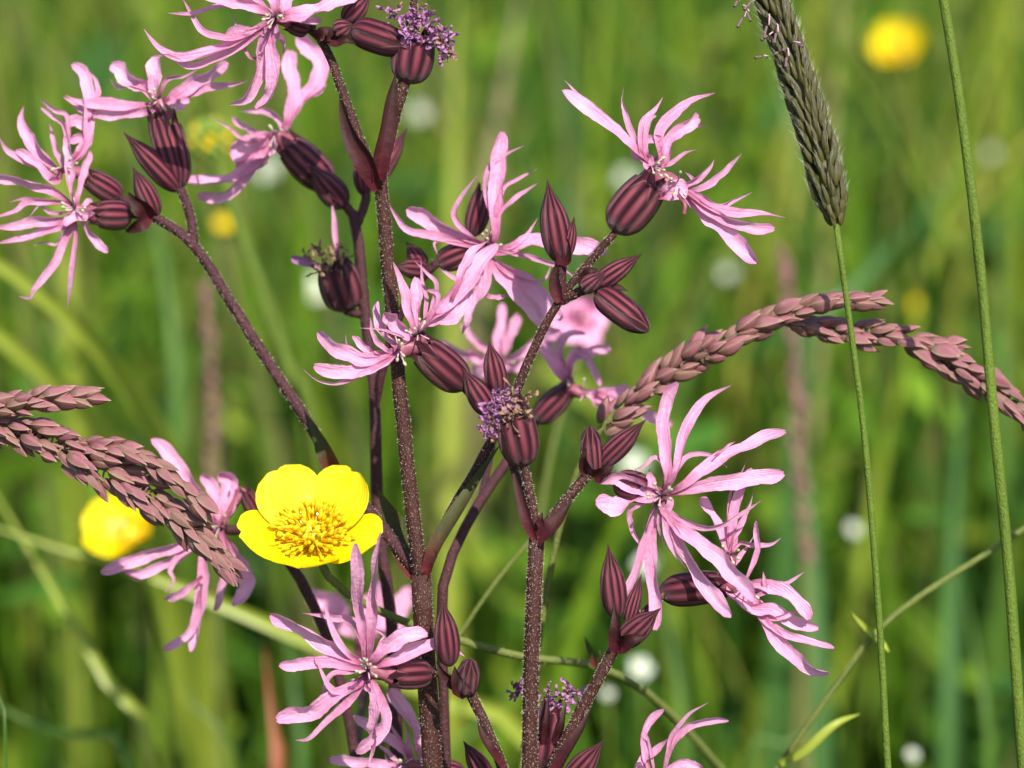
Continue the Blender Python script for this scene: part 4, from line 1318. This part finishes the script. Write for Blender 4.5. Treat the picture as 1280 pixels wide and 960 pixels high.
WG = 'small white flowers in the blur'
for (px, py, dz, r_, lab) in [
        (524, 142, 680, 0.0041, 'small white bloom right of the top seed head'),
        (338, 212, 560, 0.0046, 'small white bloom under the leaning red calyx'),
        (396, 362, 520, 0.0051, 'small white bloom behind the drooping dried head'),
        (786, 226, 620, 0.0046, 'small white bloom left of the twin-flowered calyx'),
        (800, 836, 590, 0.0069, 'white bloom among the grass right of the bud-tipped branch'),
        (792, 580, 500, 0.0046, 'small white bloom behind the big pale-stamened flower'),
        (808, 706, 500, 0.0046, 'small white bloom between the buds and striped calyx'),
        (1066, 662, 680, 0.0051, 'white bud on the far side of the foxtail stalk'),
        (1140, 944, 640, 0.0046, 'small white bloom low by the jointed stem'),
        (1238, 192, 880, 0.0046, 'faint white bloom beside the smooth tall green stem'),
        (760, 868, 680, 0.0046, 'pale white bloom low behind the bract-bearing branch'),
        (912, 342, 760, 0.0046, 'faint white bloom above the rising purple panicle')]:
    while pt(px, py, dz).z < 0.27 and dz > 120:
        dz -= 15
        r_ *= 0.958
    c = pt(px, py, dz)
    w_ = thing('white_flower', Vector((c.x, c.y + 0.02, 0)), lab, 'white flower', WG)
    ax = np.array(Vector((RND.uniform(-.4, .4), -0.6, 0.7)).normalized())
    a = np.cross(ax, [1, 0, 0.2])
    a /= np.linalg.norm(a)
    b = np.cross(ax, a)
    mb = MB()
    blob(mb, np.array(c), ax, r_ * 0.22, r_ * 0.3, 'yellow_stamen', 8, 5)
    tube(mb, [Vector((c.x, c.y + 0.02, -0.005)), Vector((c.x + 0.004, c.y + 0.018, c.z * 0.6)), c], [0.0008, 0.0007, 0.0006], 'green_stem', 6, 16)
    st = link('stem', mb.mesh('stem'), w_)
    for k in range(5):
        th = k * 1.2566 + px
        d = a * math.cos(th) + b * math.sin(th)
        mb = MB()
        ribbon(mb, [Vector(np.array(c) + d * r_ * q + ax * r_ * 0.25 * q * q) for q in (0.05, 0.4, 0.75, 1.0)], r_ * 0.75, 'white_petal', RND, n=8, tip='r', face=ax, base=0.3)
        link('petal', mb.mesh('petal'), w_)


# ------------------------------------------------------------------ purple flowering grass
def spikelet_mesh(name, mat, fat=1.0, glumes=3):
    """unit length along +Z: boat-shaped keeled glumes, one inside the other"""
    mb = MB()
    n, nx = 6, 4
    for g in range(glumes):
        sgn = 1 if g % 2 == 0 else -1
        z0, L, off = 0.05 * g, 1.0 - 0.12 * (g == 1) - 0.08 * (g == 2), 0.03 * (1 - g * 0.3)
        verts, uvs, faces = [], [], []
        for i in range(n + 1):
            t = i / n
            wv = 0.17 * fat * math.sin(math.pi * min(1, t * 0.93 + 0.07) ** 0.75) ** 0.9
            for j in range(nx + 1):
                q = j / nx * 2 - 1
                dep = (1 - abs(q) ** 1.6) * wv * 1.15
                verts.append((q * wv, sgn * (dep + off * 0.4 - 0.01), z0 + L * t))
                uvs.append((j / nx, t))
        for i in range(n):
            for j in range(nx):
                k = i * (nx + 1) + j
                f = (k, k + 1, k + nx + 2, k + nx + 1)
                faces.append(f if sgn < 0 else f[::-1])
        mb.add(verts, faces, uvs, mat)
    return mb.mesh(name)


SPK = [spikelet_mesh('spikelet_a', 'spikelet', 1.12), spikelet_mesh('spikelet_b', 'spikelet', 1.3, 2), spikelet_mesh('spikelet_c', 'spikelet', 0.98, 3)]
FOX = spikelet_mesh('fox_spikelet', 'fox', 0.8, 2)


def orient(A, d, L, fat, spin):
    return Matrix.Translation(A) @ d.to_track_quat('Z', 'Y').to_matrix().to_4x4() @ Matrix.Rotation(spin, 4, 'Z') @ Matrix.Diagonal((fat * L, fat * L, L, 1))


def panicle(plant, axis, half, n, length, seed, spread=0.34, prof=None):
    """dense one-sided branch of spikelets along a photo polyline, spikelets lying forwards"""
    rnd = random.Random(seed)
    A = spline([list(pt(*p)) for p in axis], 120)
    T = tangents(A)
    out = []
    for k in range(n):
        t = (k + 0.5) / n
        i = min(119, int(t * 118))
        c, tg = Vector(A[i]), Vector(T[i])
        a = tg.cross(Vector(NCAM)).normalized()
        b = a.cross(tg).normalized()
        th = k * 2.399 + rnd.uniform(-1.1, 1.1)
        pr = prof(t) if prof else 1.0
        rad = pxr(half) * pr * rnd.uniform(0.35, 1.0)
        side = a * math.cos(th) + b * math.sin(th) * 0.8
        d = (tg + side * spread * rnd.uniform(0.4, 1.6)).normalized()
        L = pxr(length) * rnd.uniform(0.75, 1.28)
        m = orient(c + side * rad - d * L * 0.35, d, L, rnd.uniform(0.9, 1.25), rnd.uniform(-0.6, 0.6) + (0 if math.sin(th) > 0 else 3.14))
        o = link('spikelet', rnd.choice(SPK), plant, m)
        out.append(o)
    mb = MB()
    tube(mb, [Vector(A[i]) for i in range(0, 121, 8)], [pxr(3.0 - 2.0 * i / 120) for i in range(0, 121, 8)], 'spike_axis', 8, 40)
    # thin side stalks joining the spikelets to the axis
    for k in range(0, n):
        t = (k + 0.5) / n
        i = max(0, min(119, int(t * 118)) - 3)
        q = out[k].matrix_basis.translation
        tube(mb, [Vector(A[i]), Vector(A[i]) * 0.4 + q * 0.6, q + (out[k].matrix_basis.to_3x3() @ Vector((0, 0, 0.08)))], [pxr(1.4), pxr(1.2), pxr(1.0)], 'spike_axis', 4, 3, cap=False)
    link('branch', mb.mesh('branch'), plant)


pr_l = lambda t: 0.75 + 0.5 * math.sin(min(1, t * 1.1) * math.pi) - 0.35 * max(0, t - 0.8) * 5 * 0.8
ga = plant_at(-260, 900, 2, 'flowering_grass', 'purple flowering grass whose spike arches down towards the yellow buttercup', 'grass', 'purple flowering grasses')
stem(ga, [(-330, 760, 4), (-250, 560, 4), (-130, 480, 4), (-40, 515, 3), (10, 535, 3)], 5, mat='olive_stem', ground=True, hair=0, drift=(-0.02, 0.02))
panicle(ga, [(-60, 512, 3), (20, 540, 2), (90, 565, 1), (170, 610, 1), (230, 655, 1), (300, 722, 1)], 21, 200, 31, 61, 0.36, pr_l)
panicle(ga, [(110, 556, 1), (160, 565, -1), (205, 590, -1), (262, 640, -1)], 12, 40, 30, 63, 0.30)
panicle(ga, [(-60, 505, 1), (0, 508, 0), (50, 500, -1), (125, 494, -1)], 19, 54, 31, 62, 0.32, lambda t: 1.15 - 0.8 * t)

gb = plant_at(700, 900, 22, 'flowering_grass', 'purple flowering grass whose long panicle arches up behind the pink flowers then droops', 'grass', 'purple flowering grasses')
stem(gb, [(660, 900, 30), (690, 700, 24), (725, 580, 20), (760, 525, 18), (800, 488, 17)], 4.5, mat='olive_stem', ground=True, hair=0, drift=(0.0, 0.02))
panicle(gb, [(758, 530, 18), (800, 490, 17), (850, 455, 16), (900, 432, 15)], 17, 44, 34, 64, 0.45)
panicle(gb, [(885, 440, 15), (940, 408, 14), (1000, 388, 13), (1050, 377, 13), (1104, 374, 13)], 14, 56, 34, 65, 0.26, lambda t: 1.2 - 0.8 * t)
panicle(gb, [(985, 400, 16), (1040, 415, 17), (1100, 420, 16), (1150, 428, 16), (1205, 438, 16)], 15, 60, 31, 66, 0.26, lambda t: 0.7 + 0.5 * math.sin(t * 3.14))
panicle(gb, [(1145, 430, 17), (1190, 455, 17), (1240, 485, 17), (1300, 535, 17), (1350, 600, 17)], 19, 95, 31, 67, 0.26)

# ------------------------------------------------------------------ foxtail
fx = plant_at(1115, 1000, 8, 'foxtail_grass', 'dark olive foxtail grass head drooping its tip up on thin green stalk', 'grass')
fx['label'] = 'dark olive foxtail grass with bristly cylindrical head on thin green stalk'
stem(fx, [(1112, 985, 6), (1108, 930, 6), (1098, 760, 6), (1082, 560, 6), (1062, 400, 6), (1045, 280, 6)], 5, r_end=4, mat='green_stem', ground=True, hair=0)
rnd = random.Random(71)
FA = spline([list(pt(*p)) for p in [(1045, 278, 6), (1030, 210, 6), (1010, 140, 6), (985, 60, 6), (960, -10, 6), (948, -45, 6)]], 200)
FT = tangents(FA)
NFX = 298
awn_v, awn_f = [], []
for k in range(NFX):
    t = (k + 0.5) / NFX
    i = min(199, int(t * 197))
    c, tg = Vector(FA[i]), Vector(FT[i])
    a = tg.cross(Vector(NCAM)).normalized()
    b = a.cross(tg).normalized()
    th = k * 2.399 + rnd.uniform(-.25, .25)
    side = a * math.cos(th) + b * math.sin(th)
    pr = min(1.0, 0.30 + t * 7.0) * (1 - 0.22 * t)
    rad = pxr(19) * pr
    d = (tg + side * 0.26 * rnd.uniform(0.7, 1.3)).normalized()
    L = pxr(25) * rnd.uniform(0.85, 1.2)
    m = orient(c + side * rad - d * L * 0.25, d, L, 1.0 * rnd.uniform(0.9, 1.2), rnd.uniform(-.5, .5) + math.pi * 0.5)
    q = d.to_track_quat('Z', 'Y')
    # turn the keel outwards
    y = q @ Vector((0, 1, 0))
    x = q @ Vector((1, 0, 0))
    spin = math.atan2(-side.dot(x), side.dot(y))
    m = orient(c + side * rad - d * L * 0.25, d, L, rnd.uniform(0.95, 1.2), spin)
    link('spikelet', FOX, fx, m)
    tipp = c + side * rad + d * L * 0.7
    for _ in range(5):
        s0 = tipp - d * L * rnd.uniform(0.0, 0.7) + side * pxr(2.0)
        e = s0 + (d * rnd.uniform(0.6, 1.0) + side * rnd.uniform(0.1, 0.5) + Vector((rnd.uniform(-.15, .15), 0, rnd.uniform(-.15, .15)))) * pxr(rnd.uniform(7, 18))
        wv = d.cross(Vector(NCAM)).normalized() * 0.00002
        o_ = len(awn_v)
        awn_v += [tuple(s0 - wv), tuple(s0 + wv), tuple(e)]
        awn_f.append((o_, o_ + 1, o_ + 2))
me = bpy.data.meshes.new('awns')
me.from_pydata(awn_v, [], awn_f)
me.materials.append(M['awn'])
aw = link('awns', me, fx)
aw['kind'] = 'stuff'
mb = MB()
tube(mb, [Vector(FA[i]) for i in range(0, 201, 20)], [pxr(9 * min(1, 0.4 + i / 40)) for i in range(0, 201, 20)], 'fox', 10, 40)
link('head_core', mb.mesh('head_core'), fx)
for (x1, y1, x2, y2) in [(966, 40, 952, 50), (962, 18, 955, 48), (934, 12, 922, 34), (948, -6, 930, 12), (930, 6, 938, 26), (985, 60, 982, 84), (992, 52, 1003, 58), (960, 70, 944, 72), (968, 68, 980, 62), (972, 30, 968, 54), (925, -4, 918, 8)]:
    mb = MB()
    A_, B_ = pt(x1, y1, 3), pt(x2, y2, 1.5)
    tube(mb, [A_ + Vector(FV) * 0.003, A_, (A_ + B_) / 2 + Vector((0.0003, 0, 0.0002))], [pxr(0.9)] * 3, 'filament', 5, 4)
    tube(mb, [(A_ + B_) / 2, (A_ + B_) / 2 * 0.4 + B_ * 0.6, B_], [pxr(1.7), pxr(1.5), pxr(2.2)], 'anther_purple', 6, 6, wob=0.2)
    link('anther', mb.mesh('anther'), fx)

# ------------------------------------------------------------------ single stems crossing the picture
s1 = plant_at(1280, 1000, -6, 'tall_grass', 'smooth tall green grass stem crossing in front of the drooping purple panicle', 'grass stem')
stem(s1, [(1283, 1010, -6), (1277, 930, -6), (1258, 680, -6), (1240, 500, -6), (1224, 320, -6), (1200, 130, -6), (1178, -10, -6), (1165, -90, -6)], 8, r_end=6.2, mat='green_stem', ground=True, hair=0, name='stem')
s2 = plant_at(960, 1000, 60, 'creeping_stem', 'thin jointed olive stem slanting across behind the foxtail stalk', 'stem')
stem(s2, [(955, 985, 40), (1000, 920, 38), (1050, 850, 36), (1092, 793, 35), (1150, 745, 35), (1220, 700, 36), (1300, 648, 36), (1400, 580, 40)], 4.2, mat='olive_stem', ground=True, hair=0, name='stem')
for pts, w in (([(1092, 795, 34), (1080, 780, 33), (1064, 764, 33)], 9), ([(1092, 795, 34), (1104, 806, 33), (1112, 816, 33)], 8), ([(975, 955, 38), (1010, 935, 36), (1045, 905, 36), (1076, 892, 38)], 12)):
    bract(s2, pts, w, 'blade_pale', 53, tip='b', name='leaf')
mb = MB()
blob(mb, pt(1092, 794, 34.5), (0.5, 0, 0.5), pxr(7), pxr(20), 'green_bits', 8, 6)
link('stem_joint', mb.mesh('stem_joint'), s2)
s3 = plant_at(570, 1000, 40, 'tall_grass', 'hair-thin grey-green stem slanting up behind the speckled stem', 'grass stem')
stem(s3, [(560, 985, 45), (562, 840, 42), (590, 770, 40), (650, 690, 40), (725, 605, 40), (760, 560, 42)], 2.6, mat='olive_stem', ground=True, hair=0, name='stem')


# ------------------------------------------------------------------ separate blurred blades
def blade(pts, w, mat, label, seed, group='blurred grass blades', name='grass_plant', cat='grass blade', root=None, tw=(0.0, 0.25)):
    """long grass leaf; the first photo point is carried down to the soil"""
    P = [pt(*p) for p in pts]
    p0 = P[0]
    d = (P[0] - P[1])
    d.z = 0
    if d.length > 0.06:
        d = d.normalized() * 0.06
    r0 = Vector((p0.x + d.x * 0.8 + (root[0] if root else 0), p0.y + d.y * 0.8 + (root[1] if root else 0), -0.004))
    P = [r0, Vector((r0.x * 0.7 + p0.x * 0.3, r0.y * 0.7 + p0.y * 0.3, p0.z * 0.5))] + P
    mb = MB()
    ribbon(mb, P, pxr(w, pts[0][2]), mat, random.Random(seed), n=36, tip='b', tw=tw, chan=0.5, nx=4, wave=0.02)
    me = mb.mesh(name)
    o = thing(name, Vector((r0.x, r0.y, 0)), label, cat, group)
    link('leaf', me, o)
    return o


BL = [
    ([(262, 740, 320), (225, 590, 240), (115, 425, 190), (0, 330, 175), (-120, 255, 170), (-300, 190, 170)], 40, 'blade_pale'),
    ([(700, 1000, 190), (520, 860, 175), (360, 790, 165), (180, 715, 165), (60, 680, 165), (-90, 630, 165)], 34, 'blade_pale'),
    ([(200, 1000, 170), (140, 860, 170), (70, 740, 170), (-40, 560, 170)], 36, 'blade_pale'),
    ([(215, 720, 340), (150, 575, 270), (50, 460, 235), (-80, 370, 225), (-280, 280, 225)], 44, 'blade_pale'),
    ([(180, 1000, 170), (60, 915, 170), (-80, 840, 170)], 40, 'blade_mid'),
    ([(10, 985, 40), (8, 920, 40), (-4, 850, 40), (-20, 780, 40)], 12, 'blade_mid'),
    ([(1010, 430, 420), (1060, 370, 420), (1130, 290, 420), (1215, 200, 420)], 44, 'blade_blue'),
    ([(1030, 985, 330), (1020, 700, 330), (1000, 520, 330), (985, 380, 330)], 34, 'blade_blue'),
    ([(1185, 985, 380), (1190, 760, 380), (1200, 560, 380), (1210, 420, 380)], 30, 'blade_blue'),
    ([(565, 800, 480), (568, 400, 480), (570, 100, 480), (575, -60, 480)], 30, 'blade_pale'),
    ([(590, 500, 560), (610, 250, 560), (640, 60, 560), (660, -60, 560)], 34, 'blade_straw'),
    ([(820, 700, 520), (850, 500, 520), (905, 300, 520)], 30, 'blade_mid'),
    ([(380, 985, 260), (372, 880, 260), (360, 800, 260), (350, 740, 260)], 34, 'blade_blue'),
    ([(860, 985, 300), (840, 800, 300), (800, 640, 300)], 30, 'blade_mid'),
    ([(1240, 985, 260), (1225, 840, 260), (1205, 730, 260)], 40, 'blade_mid'),
    ([(230, 600, 380), (215, 380, 380), (180, 220, 380), (130, 60, 380)], 30, 'blade_mid'),
    ([(90, 420, 480), (80, 250, 480), (50, 60, 480)], 34, 'blade_pale'),
    ([(720, 400, 620), (712, 200, 620), (705, -40, 620)], 26, 'blade_blue'),
    ([(1010, 260, 620), (985, 120, 620), (940, -30, 620)], 30, 'blade_mid'),
    ([(1260, 600, 480), (1255, 400, 480), (1262, 200, 480)], 34, 'blade_mid'),
    ([(300, 985, 220), (250, 900, 220), (215, 830, 220)], 24, 'blade_mid'),
    ([(560, 985, 260), (610, 900, 260), (690, 800, 260)], 22, 'blade_mid'),
    ([(930, 985, 240), (985, 930, 240), (1060, 870, 240)], 28, 'blade_mid'),
]
BLN = ['pale yellow-green grass blade crossing just above the small purple spike',
       'long pale grass blade running from under the soft yellow buttercup',
       'broad pale grass blade slanting down below the purple grass spike',
       'pale grass blade slanting in behind the small upper purple spike',
       'mid-green grass blade low beneath the broad pale slanting one',
       'narrow sharp-edged green grass blade at the lower left corner',
       'bluish-green grass blade slanting up from the arching panicle towards the smooth stem',
       'bluish-green upright grass blade beside the blurred pinkish spike',
       'bluish-green upright grass blade between foxtail stalk and smooth tall stem',
       'pale upright grass blade rising behind the centre pink flower',
       'straw-coloured dry grass blade right of the top seed head',
       'mid-green grass blade behind the twin-flowered calyx',
       'bluish-green short grass blade next to the reddish withered leaf',
       'mid-green grass blade behind the bud-tipped right branch',
       'mid-green grass blade low between foxtail stalk and smooth stem',
       'mid-green grass blade behind the long reddish left branch',
       'pale grass blade behind the leftmost pink flowers',
       'bluish-green grass blade left of the twin-flowered calyx',
       'mid-green grass blade crossing behind the foxtail head',
       'mid-green grass blade right of the smooth tall stem',
       'mid-green thin grass blade under the drooping pink petals',
       'mid-green thin grass blade behind the speckled front stem',
       'mid-green grass blade under the jointed slanting stem']
for k, (pts, w, mt) in enumerate(BL):
    blade(pts, w, mt, BLN[k], 200 + k)
blade([(350, 1000, 170), (345, 930, 170), (336, 860, 170), (330, 800, 170)], 62, 'red_leaf', 'reddish-brown withered leaf standing low behind the front-left pink flower', 260, group='withered plants', name='withered_plant', cat='plant')

# far blurred flowering grasses
for k, (axis, n, half, lab, sc_) in enumerate([
        ([(1005, 700, 260), (1000, 560, 260), (992, 430, 260), (978, 305, 260)], 60, 15, 'blurred upright pinkish grass spike behind the arching panicle', 30),
        ([(268, 620, 260), (266, 520, 260), (262, 430, 260), (256, 350, 260)], 40, 12, 'faint olive grass panicle beneath the long reddish branch', 26)]):
    gq = plant_at(axis[0][0], 1000, axis[0][2], 'flowering_grass', lab, 'grass', 'purple flowering grasses')
    stem(gq, [(axis[0][0] + 6, 990, axis[0][2])] + axis[:2], 4, mat='olive_stem', ground=True, hair=0)
    panicle(gq, axis, half * 1.1, n, sc_, 80 + k, 0.25, lambda t: 1.1 - 0.6 * t)
